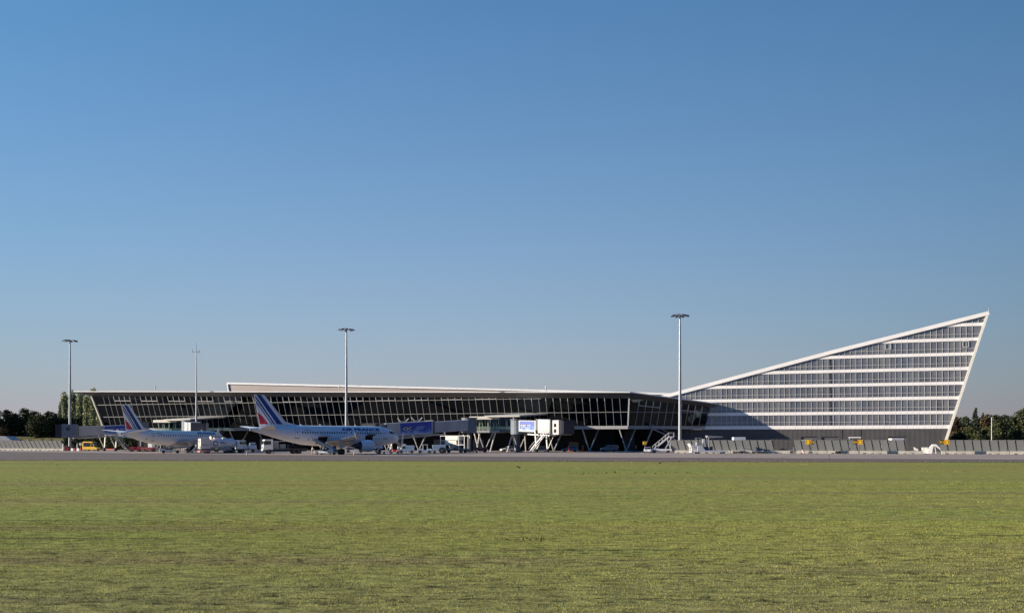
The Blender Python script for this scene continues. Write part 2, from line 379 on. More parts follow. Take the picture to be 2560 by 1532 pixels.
for i in range(len(U) - 1):
    a, b = U[i], U[i + 1]; mb = MB()
    pa = miter(off(zh(0)), off(zs(0)), zh(0)) if i == 0 else FP(a, off(zh(a)), zh(a))
    ub = b + (1.9 if b == UL else 0)
    pb = FP(ub, off(zh(ub)), zh(ub))
    mb.poly([FP(a, 0, ZT), FP(b, 0, ZT), pb, pa]); tb(mb, 'window_pane', TGS[int(random.random() * 2.999)], norm=False)
for i in range(1, len(U) - 1):
    a = U[i]; mb = MB(); mb.bar(FP(a, .05, ZT), FP(a, off(zh(a)) + .05, zh(a)), .10, .13, up=NF); tb(mb, 'mullion', MULL)
for z in (11.0, 15.0):
    ue = (15.15 - 14.7) / .0184 if z > 14 else 0
    mb = MB(); s = FP(ue, off(z) + .06, z) if ue else miter(off(z) + .06, off(z) + .06, z)
    mb.bar(s, FP(UL + (1.9 * (z - ZT) / 10.8), off(z) + .06, z), .12, .11); tb(mb, 'transom', MULL)
for k in range(80, 4, -5):
    u1 = 1.79 + 2.1326 * k; u0 = u1 - 3 * 2.1326; mb = MB()
    for q in range(4):
        u = u0 + q * 2.1326; zb = max(zh(u) - 1.55, 15.06 if zh(u) > 15.3 else zh(u) - .8)
        mb.bar(FP(u, off(zb) + .1, zb), FP(u, off(zh(u)) + .1, zh(u)), .15, .16, up=NF)
    za, zb = (max(zh(u) - 1.55, 15.06) for u in (u0, u1))
    if zh(u0) > 15.4: mb.bar(FP(u0, off(za) + .1, za), FP(u1, off(zb) + .1, zb), .15, .15)
    tb(mb, 'casement_frame', pm('casement_white', (.52, .51, .49), .4, var=.04))
# end frame and corner post
mb = MB(); mb.bar(FP(UL, .1, ZT - .9), FP(UL + 1.9, off(zh(UL)) + .1, zh(UL)), .5, .5, up=NF); tb(mb, 'end_post', CREAM)
mb = MB(); mb.bar(CN + Vector((0, 0, ZT)), miter(off(14.7) + .1, off(14.7) + .1, 14.7), .36, .36, up=NF); tb(mb, 'corner_post', LGREY)
# side facing the office wing
TS = [2.2 * k for k in range(12)]
for i in range(11):
    a, b = TS[i], TS[i + 1]; mb = MB()
    pa = miter(off(zh(0)), off(zs(0)), zs(0)) if i == 0 else SP(a, off(zs(a)), zs(a))
    mb.poly([SP(b, 0, ZT), SP(a, 0, ZT), pa, SP(b, off(zs(b)), zs(b))]); tb(mb, 'window_pane', TGS[int(random.random() * 2.999)], norm=False)
    if i:
        mb = MB(); mb.bar(SP(a, .05, ZT), SP(a, off(zs(a)) + .05, zs(a)), .13, .2, up=N2); tb(mb, 'mullion', MULL)
mb = MB(); mb.bar(miter(off(11.) + .06, off(11.) + .06, 11.), SP(TL, off(11.) + .06, 11.), .16, .14); tb(mb, 'transom', MULL)
for t0 in (2.2, 15.4):
    mb = MB()
    for q in range(4):
        t = t0 + 2.2 * q; mb.bar(SP(t, off(zs(t) - 1.7) + .1, zs(t) - 1.7), SP(t, off(zs(t)) + .1, zs(t)), .2, .2, up=N2)
    za, zb = zs(t0) - 1.7, zs(t0 + 6.6) - 1.7
    mb.bar(SP(t0, off(za) + .1, za), SP(t0 + 6.6, off(zb) + .1, zb), .2, .18); tb(mb, 'casement_frame', MATS['casement_white'])
# roof: thin white edge, dark soffit sloping in to the window heads, flat top
OV = 2.3
A = FP(UL + 1.9 + 5.4, off(zh(UL)) + OV, zr(UL)); B = miter(off(14.7) + OV, off(14.7) + OV, 16.4); Dd = SP(TL + 1.2, off(zs(TL)) + OV, zrs(TL))
A2 = FP(UL + 5, -34, zr(UL) - .4); B2 = FP(-14, -22, 15.2)
hA, hB, hD = FP(UL + 1.9, off(zh(UL)), zh(UL)), miter(off(14.7), off(14.7), 14.7), SP(TL + 1.2, off(zs(TL)), zs(TL))
dz = Vector((0, 0, -.22))
mb = MB()
N = 24
for k in range(N):
    s, t = k / N, (k + 1) / N
    mb.poly([A.lerp(B, s) + dz, A.lerp(B, t) + dz, hA.lerp(hB, t), hA.lerp(hB, s)])
for k in range(6):
    s, t = k / 6, (k + 1) / 6
    mb.poly([B.lerp(Dd, s) + dz, B.lerp(Dd, t) + dz, hB.lerp(hD, t), hB.lerp(hD, s)])
hA2 = FP(UL + 1.5, -34, zh(UL))
mb.poly([A2 + dz, A + dz, hA, hA2]); tb(mb, 'soffit', FASC, norm=False)
mb = MB(); mb.poly([A, B, B2, A2]); mb.poly([B, Dd, B2]); tb(mb, 'roof', LGREY, norm=False)
mb = MB(); mb.bar(A + dz / 2, B + dz / 2, .16, .24); mb.bar(A + dz / 2 , A2 + dz / 2, .16, .29); mb.bar(B + dz / 2, Dd + dz / 2, .15, .28); tb(mb, 'roof_edge', WHITE)
# floor beam, underside and recessed ground floor
mb = MB(); mb.bar(FP(0, -.2, (ZB + ZT) / 2), FP(UL, -.2, (ZB + ZT) / 2), .5, ZT - ZB - .02); tb(mb, 'floor_beam', BEAM)
mb = MB(); mb.bar(SP(.1, -.2, (ZB + ZT) / 2), SP(TL, -.2, (ZB + ZT) / 2), .5, ZT - ZB - .03); tb(mb, 'floor_beam', BEAM)
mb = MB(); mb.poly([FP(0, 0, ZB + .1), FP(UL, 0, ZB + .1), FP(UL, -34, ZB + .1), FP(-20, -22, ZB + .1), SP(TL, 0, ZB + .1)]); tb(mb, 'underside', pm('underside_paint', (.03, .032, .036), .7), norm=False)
mb = MB(); mb.poly([FP(1.2, -.5, ZT - .02), FP(UL, -.5, ZT - .02), FP(UL, -34, ZT - .02), FP(-20, -20, ZT - .02), SP(TL, -.5, ZT - .02)]); tb(mb, 'floor', pm('terrazzo', (.10, .10, .09), .35), norm=False)
RB = 11.0
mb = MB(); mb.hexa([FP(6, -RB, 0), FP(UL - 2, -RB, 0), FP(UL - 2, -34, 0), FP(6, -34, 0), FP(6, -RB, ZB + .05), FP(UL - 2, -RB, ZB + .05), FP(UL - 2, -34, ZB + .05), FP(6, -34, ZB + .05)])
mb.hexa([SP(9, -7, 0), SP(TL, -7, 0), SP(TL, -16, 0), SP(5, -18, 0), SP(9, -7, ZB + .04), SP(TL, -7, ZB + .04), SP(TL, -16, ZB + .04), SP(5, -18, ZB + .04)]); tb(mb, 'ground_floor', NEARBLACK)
for u, wd, z0, z1, m in ((99, 2.4, 3.9, 5.3, CREAM), (93.5, 2.6, 3.8, 4.9, GREY), (60, 3.5, .1, 3.4, DGREY), (47, 3.5, .1, 3.4, DGREY), (17, 3, .1, 2.6, DGREY), (122, 4, .1, 3.6, GREY)):
    mb = MB(); mb.hexa([FP(u, -RB + .12, z0), FP(u + wd, -RB + .12, z0), FP(u + wd, -RB - .1, z0), FP(u, -RB - .1, z0), FP(u, -RB + .12, z1), FP(u + wd, -RB + .12, z1), FP(u + wd, -RB - .1, z1), FP(u, -RB - .1, z1)])
    tb(mb, 'window' if z0 > 1 else 'door', m)
# interior: back wall, upper floor edge, ceiling, stair cores
mb = MB(); mb.poly([FP(2, -17, ZT), FP(UL, -17, ZT), FP(UL, -17, zh(UL)), FP(2, -17, 14.7)]); tb(mb, 'interior_wall', pm('interior_wall_paint', (.13, .16, .16), .8, var=.45, scale=.11, stretch=(1, 1, .6)), norm=False)
mb = MB(); mb.poly([SP(1, -9, ZT), SP(TL + 6, -7.5, ZT), SP(TL + 6, -7.5, 14.2), SP(1, -9, 14.2)]); tb(mb, 'interior_wall', MATS['interior_wall_paint'], norm=False)
mb = MB(); mb.poly([hA, hB, FP(2, -17, 14.7), FP(UL, -17, zh(UL))]); tb(mb, 'ceiling', pm('ceiling_paint', (.12, .12, .12), .8), norm=False)
mb = MB(); mb.hexa([FP(132, -5, 10.7), FP(UL - 3, -5, 10.7), FP(UL - 3, -17, 10.7), FP(132, -17, 10.7), FP(132, -5, 11.1), FP(UL - 3, -5, 11.1), FP(UL - 3, -17, 11.1), FP(132, -17, 11.1)])
mb.hexa([FP(140, -7, 11.1), FP(168, -7, 11.1), FP(168, -7.3, 11.1), FP(140, -7.3, 11.1), FP(140, -7, 14), FP(168, -7, 14), FP(168, -7.3, 14), FP(140, -7.3, 14)]); tb(mb, 'mezzanine', pm('mezzanine_paint', (.30, .36, .34), .8, var=.3, scale=.2))
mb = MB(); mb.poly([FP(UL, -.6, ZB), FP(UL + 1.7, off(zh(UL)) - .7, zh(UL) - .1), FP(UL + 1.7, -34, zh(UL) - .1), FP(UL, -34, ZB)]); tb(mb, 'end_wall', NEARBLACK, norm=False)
# V-shaped columns under the beam
for k in range(17):
    u = 1.6 + 10.66 * k; mb = MB(); ft = FP(u - .6, -2.6, 0)
    mb.tube(ft, FP(u + .9, -.35, ZB), .17, .22, 8); mb.tube(ft, FP(u - 2.6, -5.5, ZB), .17, .22, 8); mb.box(ft.x - .35, ft.x + .35, ft.y - .35, ft.y + .35, 0, .3)
    tb(mb, 'column', pm('column_paint', (.40, .41, .41), .5), smooth=True)
mb = MB(); mb.tube(SP(6.0, -3, 0), SP(7.6, -.4, ZB), .18, .22, 8); tb(mb, 'column', MATS['column_paint'], smooth=True)
# slanted stair under the side glazing
mb = MB(); mb.bar(SP(6, 1.2, 7.9), SP(17, 2.6, 2.7), .15, .12); mb.bar(SP(6, 1.2, 6.8), SP(17, 2.6, 1.6), 1.1, .22); mb.bar(SP(17, 2.6, 1.6), SP(17, 2.6, 0), .15); tb(mb, 'outside_stair', GREY)

# ------------------------------------------------------------------ rear hall behind the terminal
KH = 322.0
def HP(px, py, back=0.0):
    x = px - CX; Y = KH / (1 + .33 * x / F); p = Wp(px, py, Y); p += Vector((.3133, .9497, 0)) * back; return p
hall = thing('rear_hall', 'low beige clad hall with white roof line rising behind the glass terminal', 'hall', HP(1100, 1000) * Vector((1, 1, 0)))
HO = Vector(hall.location)
def hb(mb, name, m, **k):
    mb.v = [tuple(Vector(v) - HO) for v in mb.v]; return mb.build(name, m, hall, **k)
top = [(569, 958), (1000, 967.8), (1366, 976.4), (1700, 985.5)]
mb = MB(); f = [HP(*p) for p in top]; fb = [Vector((p.x, p.y, 6)) for p in f]; fb[0] = HP(590, 1030); fb[0].z = 6
bk = [p + Vector((.3133, .9497, 0)) * 24 for p in f]; bb = [p + Vector((.3133, .9497, 0)) * 24 for p in fb]
for i in range(3): mb.poly([fb[i], fb[i + 1], f[i + 1], f[i]]); mb.poly([bb[i], bb[i + 1], bk[i + 1], bk[i]]); mb.poly([f[i], f[i + 1], bk[i + 1], bk[i]])
mb.poly([f[0], fb[0], bb[0], bk[0]]); mb.poly([f[3], fb[3], bb[3], bk[3]])
hb(mb, 'wall', pm('beige_cladding', (.36, .305, .275), .55, var=.07, scale=.12))
mb = MB()
for i in range(3): mb.bar(f[i] + NF * .2, f[i + 1] + NF * .2, .5, .62)
mb.bar(f[0] + NF * .2, fb[0] + NF * .2, .5, .45, up=NF); hb(mb, 'roof_edge', WHITE)

# ------------------------------------------------------------------ office wing: wedge with white floor bands
KT = 294.4; TE = Vector((1, -.33, 0)).normalized(); TN = NF
def TP(a, z, o=0.0): return Vector((a + TN.x * o, KT - .33 * a + TN.y * o, z))
wing = thing('office_wing', 'tall wedge shaped glass office block with white floor bands and slanted white end', 'office building', TP(80, 0))
WO = Vector(wing.location)
def wb(mb, name, m, par=wing, **k):
    mb.v = [tuple(Vector(v) - WO) for v in mb.v]; return mb.build(name, m, par, **k)
AR = [(43.3, 16.03), (88.4, 27.92), (125.6, 37.05)]; A0 = 33.0
def roofz(a):
    if a < 88.4: return 16.03 + (a - 43.3) * .2636
    return 27.92 + (a - 88.4) * .2454
def endx(z): return 115.0 + .2862 * z
def clip(poly, fn):      # keep fn>=0
    out = []
    for i in range(len(poly)):
        p, q = poly[i], poly[(i + 1) % len(poly)]; fp, fq = fn(p), fn(q)
        if fp >= 0: out.append(p)
        if fp * fq < 0:
            t = fp / (fp - fq); out.append((p[0] + (q[0] - p[0]) * t, p[1] + (q[1] - p[1]) * t))
    return out
RT = 1.05
def inside(poly, m=0.0):
    for fn in (lambda p: 16.03 + (p[0] - 43.3) * .2636 - RT - m - p[1], lambda p: 27.92 + (p[0] - 88.4) * .2454 - RT - m - p[1], lambda p: endx(p[1]) - .45 - m - p[0]):
        if len(poly) >= 3: poly = clip(poly, fn)
    return poly if len(poly) >= 3 else []
OG = [pm('office_glass_grey', (.128, .128, .134), .06, var=.2, scale=.35, spec=.9), pm('office_glass_blind', (.155, .155, .150), .08, var=.15, scale=.5, spec=.9),
      pm('office_glass_deep', (.105, .107, .115), .05, var=.25, scale=.3, spec=.9), pm('office_glass_pale', (.142, .145, .15), .06, var=.2, scale=.6, spec=.9)]
for m_ in OG: m_.node_tree.nodes['Principled BSDF'].inputs['IOR'].default_value = 1.58
PITCH = 1.377; ZBASE = 6.70; FL = 3.857
joint_a = 88.0
for i in range(8):
    z0 = ZBASE + FL * i + .42; z1 = ZBASE + FL * (i + 1) - .40; zm = z0 + 1.02
    glass = MB(); frame = MB(); n = 0
    k = 0
    while True:
        b = 115 + 11 - PITCH * k; a = b - PITCH; k += 1
        if b < (A0 + 3 if i > 1 else 55.6): break
        q = inside([(a, z0), (b, z0), (b, z1), (a, z1)])
        if not q: continue
        dark = abs((a + b) / 2 - joint_a) < .4
        r = random.random() * .8 + .2 * math.sin(a * .35 + i)
        mi = 1 if r > .68 else (2 if r < .14 else (3 if r > .58 else 0))
        glass.poly([TP(p[0], p[1], 0) for p in q], mi); n += 1
        xs = [p[0] for p in q]
        if max(xs) - min(xs) > PITCH * .9:
            zt = min(p[1] for p in q if True) ; ta = max(p[1] for p in q if abs(p[0] - a) < .02)
            frame.bar(TP(a, z0, .07), TP(a, ta, .07), .10, .14, up=NF)
        sg = inside([(a, zm), (b, zm), (b, zm + .01), (a, zm + .01)])
        if sg:
            xa, xb = min(p[0] for p in sg), max(p[0] for p in sg)
            frame.bar(TP(xa, zm, .08), TP(xb, zm, .08), .10, .09)
    if n:
        g = wb(glass, 'ribbon_window', OG, norm=False)
        wb(frame, 'window_frame', pm('office_mullion', (.50, .49, .47), .45, var=.05), g)
for i in range(8):
    zc = ZBASE + FL * i; h = .48 if i == 0 else .42
    AL = A0 if i > 1 else 54.6
    q = inside([(AL, zc - h), (130, zc - h), (130, zc + h), (AL, zc + h)], -.02)
    if not q: continue
    mb = MB(); mb.v = []; n = len(q)
    vs = [TP(p[0], p[1], .22) for p in q] + [TP(p[0], p[1], -.1) for p in q]
    mb.add(vs, [tuple(range(n)), tuple(range(2 * n - 1, n - 1, -1))] + [(k, (k + 1) % n, (k + 1) % n + n, k + n) for k in range(n)])
    am = max(p[0] for p in q)
    for k in range(int((am - A0) / PITCH)):
        a = 115 + 11 - PITCH * k * 1.0
        if AL + 1 < a < am - 1.2 and zc + h < roofz(a) - RT - .1: mb.bar(TP(a, zc - h, .222), TP(a, zc + h, .222), .045, .006, up=NF, mi=1)
    wb(mb, 'floor_band', [pm('white_band_panel', (.80, .775, .74), .5, var=.05, scale=.25), pm('panel_joint', (.42, .40, .38), .7)], norm=True)
# roof edge and slanted end
mb = MB()
for p, q in ((AR[0], AR[1]), (AR[1], AR[2])):
    P, Q = TP(p[0], p[1] - .5, .1), TP(q[0], q[1] - .5, .1); mb.bar(P, Q, 1.0, 1.0)
mb.bar(TP(30, roofz(30) - .5, .1), TP(43.3, 16.03 - .5, .1), 1.0, 1.0); wb(mb, 'roof_edge', MATS['white_band_panel'])
mb = MB(); mb.bar(TP(115.0 - .1, 0, .1), TP(endx(36.7) - .1, 36.7, .1), .62, .95, up=NF); mb.bar(TP(125.4, 36.4, .1), TP(125.62, 37.9, .1), .04); wb(mb, 'end_column', CREAM)
# body behind the glass
mb = MB(); pr = [(A0, 0), (115 - .3, 0), (endx(36) - .4, 36.0), (88.4, 27.0), (43.3, 15.1), (A0, 12.9), (54.6, 12.9), (54.6, 6.1), (A0, 6.1)]
fr = [TP(a, z, -.25) for a, z in pr]; bk = [TP(a, z, -17) for a, z in pr]; n = len(pr)
mb.add(fr + bk, [tuple(range(n)), tuple(range(2 * n - 1, n - 1, -1))] + [(k, (k + 1) % n, (k + 1) % n + n, k + n) for k in range(n)]); wb(mb, 'wall', DGREY)
# ground floor wall in grey metal cladding with dock doors
BW = cladding('grey_wall_cladding', (.064, .061, .061), 1.2, .03, 'X', .6)
doors = [(80.6, 84.6, 4.1), (85.8, 89.9, 4.1), (102.2, 106.4, 4.1)]
mb = MB(); xs = [A0] + [v for d in doors for v in d[:2]] + [114.9]
for k in range(0, len(xs), 2):
    mb.hexa([TP(xs[k], 0, .12), TP(xs[k + 1], 0, .12), TP(xs[k + 1], 0, -.2), TP(xs[k], 0, -.2), TP(xs[k], 6.2, .12), TP(xs[k + 1] + (1.7 if k + 2 >= len(xs) else 0), 6.2, .12), TP(xs[k + 1] + (1.7 if k + 2 >= len(xs) else 0), 6.2, -.2), TP(xs[k], 6.2, -.2)])
for a, b, h in doors:
    mb.hexa([TP(a, h, .12), TP(b, h, .12), TP(b, h, -.2), TP(a, h, -.2), TP(a, 6.2, .12), TP(b, 6.2, .12), TP(b, 6.2, -.2), TP(a, 6.2, -.2)])
wb(mb, 'base_wall', BW)
for a, b, h in doors:
    mb = MB(); mb.hexa([TP(a + .9, 0, -.55), TP(b, 0, -.55), TP(b, 0, -.7), TP(a + .9, 0, -.7), TP(a + .9, h - .3, -.55), TP(b, h - .3, -.55), TP(b, h - .3, -.7), TP(a + .9, h - .3, -.7)])
    wb(mb, 'dock_door', cladding('dock_door_%d' % int(a), (.26, .26, .24), .5, .03, 'Z'))
mb = MB(); mb.bar(TP(91.0, .1, .16), TP(91.0, 6.2, .16), .12, .06, up=NF); mb.bar(TP(95.6, .1, .16), TP(95.6, 6.2, .16), .06, .06, up=NF); wb(mb, 'joint', NEARBLACK)
mb = MB()
for i in range(6):
    z0 = ZBASE + FL * i + .44; zt = min(ZBASE + FL * (i + 1) - .42, roofz(joint_a) - 1.1)
    if zt > z0: mb.bar(TP(joint_a + .25 - .1 * i * .2, z0, .03), TP(joint_a + .1 - .1 * i * .2, zt, .03), .32, .05, up=NF)
wb(mb, 'expansion_joint', NEARBLACK)
for px, py in ((2220, 866), (2414, 860)):
    x = px - CX; Y = KT / (1 + .33 * x / F); p = Wp(px, py, Y); a = p.x; z = p.z; mb = MB()
    for q in ((-.65, -.75, .65, -.75), (-.65, .75, .65, .75), (-.65, -.75, -.65, .75), (.65, -.75, .65, .75)):
        mb.bar(TP(a + q[0], z + q[1], .2), TP(a + q[2], z + q[3], .2), .14, .14, up=NF)
    wb(mb, 'open_casement', MATS['office_mullion'])

# ------------------------------------------------------------------ glazed link buildings at first floor level
def link(u0, Lp, label):
    base = FP(u0, Lp - 4, 0); root = thing('link_building', label, 'link building', base)
    def P(a, b, z): return FP(u0 + b, a, z) - base
    def cell(mb, a0, a1, b0, b1, z0, z1, dz=0.0, mi=0):   # dz: drop of the top and bottom at a1
        mb.hexa([P(a0, b0, z0), P(a0, b1, z0), P(a1, b1, z0 - dz), P(a1, b0, z0 - dz), P(a0, b0, z1), P(a0, b1, z1), P(a1, b1, z1 - dz), P(a1, b0, z1 - dz)], mi); return mb
    RC = pm('canopy_cream', (.62, .58, .50), .5, var=.05)
    cell(MB(), -1, Lp + 1.5, -5.0, 4.6, 10.55, 10.95, 1.35).build('canopy', RC, root)
    cell(MB(), 0, Lp, -3.4, 3.6, 5.3, 5.9).build('floor', DGREY, root)
    g = MB()
    for a, b, c, d in (((0, -3.4), (Lp, -3.4), 10.5, 9.2), ((0, 3.6), (Lp, 3.6), 10.5, 9.2), ((Lp, -3.4), (Lp, 3.6), 9.2, 9.2)):
        g.poly([P(*a, 5.9), P(*b, 5.9), P(*b, d), P(*a, c)])
    g.build('glass_wall', glass_mat('link_glass', (.36, .46, .50), (.7, .8, .9), 1.5), root, norm=False)
    f = MB()
    for k in range(7):
        a = Lp * k / 6
        for b in (-3.45, 3.65): f.bar(P(a, b, 5.9), P(a, b, 10.5 - 1.35 * k / 6), .1, .12)
    for k in range(4): f.bar(P(Lp + .05, -3.4 + 2.33 * k, 5.9), P(Lp + .05, -3.4 + 2.33 * k, 9.2), .1, .1)
    f.build('glazing_frame', GREY, root)
    # gallery arm along the stands
    cell(MB(), Lp - 5, Lp + .4, 1.0, 9.4, 8.65, 9.45).build('gallery_roof', RC, root)
    cell(MB(), Lp - 5, Lp + .2, 1.0, 9.2, 5.15, 5.75).build('gallery_floor', GREY, root)
    g = MB()
    g.poly([P(Lp, 1, 5.75), P(Lp, 9.2, 5.75), P(Lp, 9.2, 8.65), P(Lp, 1, 8.65)]); g.poly([P(Lp - 4.8, 1, 5.75), P(Lp - 4.8, 9.2, 5.75), P(Lp - 4.8, 9.2, 8.65), P(Lp - 4.8, 1, 8.65)])
    g.build('gallery_glass', CLEAR, root, norm=False)
    st = MB()
    for b, t in ((2.0, .35), (3.1, -.3), (4.3, .2), (4.7, -.1), (6.0, .35), (7.1, -.35), (8.2, .15)):
        st.tube(P(Lp - 1.2, b, 5.75), P(Lp - .8, b + t, 8.65), .11, n=6)
    st.build('gallery_struts', CREAM, root)
    # raking legs
    for b, a, db, da in ((8.4, Lp - .6, -1.4, 0), (8.0, Lp - 3, .6, -1), (2.2, Lp - .4, 1.6, .2), (-2.6, Lp + .3, -1.0, 0), (-2.2, Lp - 1, 1.4, -.5), (0, 6, 0, 1)):
        lg = MB(); lg.tube(P(a, b + db, 0), P(a + da, b, 5.3), .16, .2, 8); lg.build('raking_leg', pm('leg_paint', (.55, .54, .50), .5), root, smooth=True)
    lg = MB(); lg.tube(P(Lp + 1.1, -4.6, 0), P(Lp + 1.1, -3.2, 9.55), .17, .15, 8); lg.build('canopy_post', LGREY, root, smooth=True)
    cn = MB()
    for a, b in ((3, -4.4), (Lp + 1, -4.2), (Lp + .8, 4.2)): cn.box(*[v for c in P(a, b, 0)[:2] for v in (c - .12, c + .12)], 9.6, 10.0)
    return P, base
link(28.1, 26, 'glazed walkway building with cream canopy behind the parked unused jet bridge')
link(135.7, 18, 'glazed walkway building with cream canopy behind the more distant airliner')

# ------------------------------------------------------------------ jet bridges
def banner_mat():
    m = bpy.data.materials.new('advert_banner'); m.use_nodes = True; nt = m.node_tree; b = nt.nodes['Principled BSDF']; L = nt.links.new
    tc = nd(nt, 'ShaderNodeTexCoord'); sp = nd(nt, 'ShaderNodeSeparateXYZ'); L(tc.outputs['Generated'], sp.inputs[0])
    nz = nd(nt, 'ShaderNodeTexNoise'); nz.inputs['Scale'].default_value = 3.0; nz.inputs['Detail'].default_value = 6; L(tc.outputs['Generated'], nz.inputs['Vector'])
    a = nd(nt, 'ShaderNodeMath', operation='MULTIPLY_ADD'); L(nz.outputs['Fac'], a.inputs[0]); a.inputs[1].default_value = 1.1; L(sp.outputs[2], a.inputs[2])
    r = nd(nt, 'ShaderNodeValToRGB'); L(a.outputs[0], r.inputs[0]); e = r.color_ramp.elements
    e[0].position = .55; e[0].color = (.50, .58, .72, 1); e[1].position = 1.25; e[1].color = (.02, .07, .42, 1)
    q = r.color_ramp.elements.new(.85); q.color = (.08, .20, .58, 1)
    L(r.outputs[0], b.inputs['Base Color']); b.inputs['Roughness'].default_value = .4
    return m
BANN = banner_mat()
TUN = cladding('bridge_cladding', (.42, .44, .46), .45, .05, 'X', .5); TUNW = cladding('bridge_cladding_white', (.47, .46, .45), .5, .05, 'X', .5)
ROT = cladding('rotunda_cladding', (.15, .18, .21), .4, .06, 'X', .5)
def jet_bridge(label, rot, end, zf0, zf1, cab_turn=0.0, banner=(.05, .5), body=TUN, cabm=GREY, brackets=True, logo=True, leg_t=.62, fat=1.0, split=.52, stair=0.0):
    r = Vector((*rot, 0)); e = Vector((*end, 0)); d = (e - r); Ln = d.length; d.normalize(); sd = Vector((d.y, -d.x, 0))
    if sd.y > 0: sd = -sd                      # towards the viewer
    root = thing('jet_bridge', label, 'jet bridge', r)
    def P(t, s, z): q = d * t + sd * s; return Vector((q.x, q.y, z))
    def fz(t): return zf0 + (zf1 - zf0) * t / Ln
    mb = MB(); mb.tube((0, 0, zf0 - .7), (0, 0, zf0 + 3.0), 2.0, n=20, mi=0); mb.tube((0, 0, zf0 + 3.0), (0, 0, zf0 + 3.25), 2.2, n=20, mi=1); mb.build('rotunda', [ROT, DGREY], root, smooth=True)
    mb = MB(); mb.tube((0, 0, 0), (0, 0, zf0 - .7), .55, n=12); mb.tube((0, 0, 0), (0, 0, .35), 1.3, n=12); mb.build('rotunda_column', DGREY, root, smooth=True)
    t1 = Ln * split
    mb = MB(); mb.slope(P(1.5, 0, fz(1.5)), P(t1 + .8, 0, fz(t1 + .8)), 2.7 * fat, 2.75 * fat); mb.build('inner_tunnel', body, root, bevel=.08)
    mb = MB(); mb.slope(P(t1, 0, fz(t1) - .25), P(Ln - 2.4, 0, fz(Ln - 2.4) - .25), 3.2 * fat, 3.3 * fat); tn = mb.build('outer_tunnel', body, root, bevel=.08)
    mb = MB(); mb.slope(P(t1 - .1, 0, fz(t1) - .32), P(t1 + .35, 0, fz(t1) - .32), 3.4 * fat, 3.46 * fat); mb.slope(P(Ln - 2.7, 0, fz(Ln) - .32), P(Ln - 2.4, 0, fz(Ln) - .32), 3.4 * fat, 3.46 * fat); mb.build('tunnel_collar', DGREY, root)
    # under-tunnel beam
    mb = MB()
    for s in (-1.2, 1.2): mb.bar(P(Ln * .3, s, fz(Ln * .3) - .55), P(Ln - 3.2, s, fz(Ln) - .65), .22, .3)
    mb.build('support_beam', STEEL, root)
    # lift legs
    tl = Ln * leg_t
    for s in (-2.1, 2.1):
        mb = MB(); mb.bar(P(tl, s, .55), P(tl - .5, s, fz(tl) + .6), .3, .3); mb.bar(P(tl + .1, s, .8), P(tl + 2.3, s, fz(tl) - .5), .16, .16); mb.build('lift_column', CREAM, root)
    mb = MB(); mb.bar(P(tl, -2.3, .55), P(tl, 2.3, .55), .4, .35); bogie = mb.build('bogie', REDP if body is TUN else LGREY, root)
    for s in (-2.1, 2.1):
        mb = MB(); a = P(tl, s - .2, .5); b = P(tl, s + .2, .5); mb.tube(a, b, .5, n=14); mb.build('wheel', BLACK, bogie, smooth=True)
    # cab
    c = P(Ln, 0, 0); ca = math.atan2(d.y, d.x) + cab_turn; dx = Vector((math.cos(ca), math.sin(ca), 0)); dy = Vector((dx.y, -dx.x, 0))
    if dy.y > 0: dy = -dy
    z0, z1 = zf1 - .45, zf1 + 3.2
    def Q(x, y, z): q = c + dx * x + dy * y; return Vector((q.x, q.y, z))
    mb = MB()
    prof = [(-2.6, -1.9), (-2.6, 1.9), (1.2, 2.0), (1.2, -2.0)]
    mb.zprism([tuple(Q(x, y, 0)[:2]) for x, y in prof], z0, z1); cab = mb.build('cab', cabm, root, bevel=.12)
    mb = MB()
    for k in range(6):
        x = 1.2 + .26 * k; g = .12 * (k % 2) + k * .03
        mb.zprism([tuple(Q(a, b, 0)[:2]) for a, b in ((x, -1.95 + g), (x, 1.95 - g), (x + .26, 1.95 - g), (x + .26, -1.95 + g))], z0 + .1 + g, z1 + .05 - g)
    mb.build('bellows', pm('bellows_fabric', (.045, .045, .06), .9), cab)
    for yv, za in (((2.02, 1.95)), ((2.02, .55))):
        mb = MB(); mb.poly([Q(-.9, 1.97 + .02, z0 + za), Q(.1, 2.0 + .02, z0 + za), Q(.1, 2.0 + .02, z0 + za + .85), Q(-.9, 1.97 + .02, z0 + za + .85)])
        mb.build('window', VGLASS, cab, norm=False)
        if body is TUN: break
    # service stair beside the cab
    mb = MB(); s0 = P(Ln - 3.2 - stair, 2.4, fz(Ln - stair) - .2); s1 = s0 + (-d) * 4.6 + sd * .6; s1.z = .1
    for o in (0, .9):
        ov = sd * o; mb.bar(s0 + ov, s1 + ov, .12, .24); mb.bar(s0 + ov + Vector((0, 0, 1)), s1 + ov + Vector((0, 0, 1)), .06, .06)
        for q in range(4):
            m_ = s0.lerp(s1, q / 3) + ov; mb.bar(m_, m_ + Vector((0, 0, 1)), .05)
    for q in range(14): m_ = s0.lerp(s1, (q + .5) / 14); mb.bar(m_, m_ + sd * .9, .25, .04)
    mb.build('service_stair', STEEL, root)
    if brackets:
        mb = MB()
        for t in (Ln * .60, Ln * .74):
            for q in (-.9, .9):
                p = P(t + q, 1.2, fz(t) + 3.1); mb.bar(p, p + Vector((0, 0, .35)), .12); mb.bar(p + Vector((0, 0, .3)), p + Vector((0, 0, .95)) + d * (.75 * q / .9), .14)
            mb.bar(P(t - .9, 1.2, fz(t) + 3.3), P(t + .9, 1.2, fz(t) + 3.3), .14)
        mb.build('light_bracket', WHITE, root)
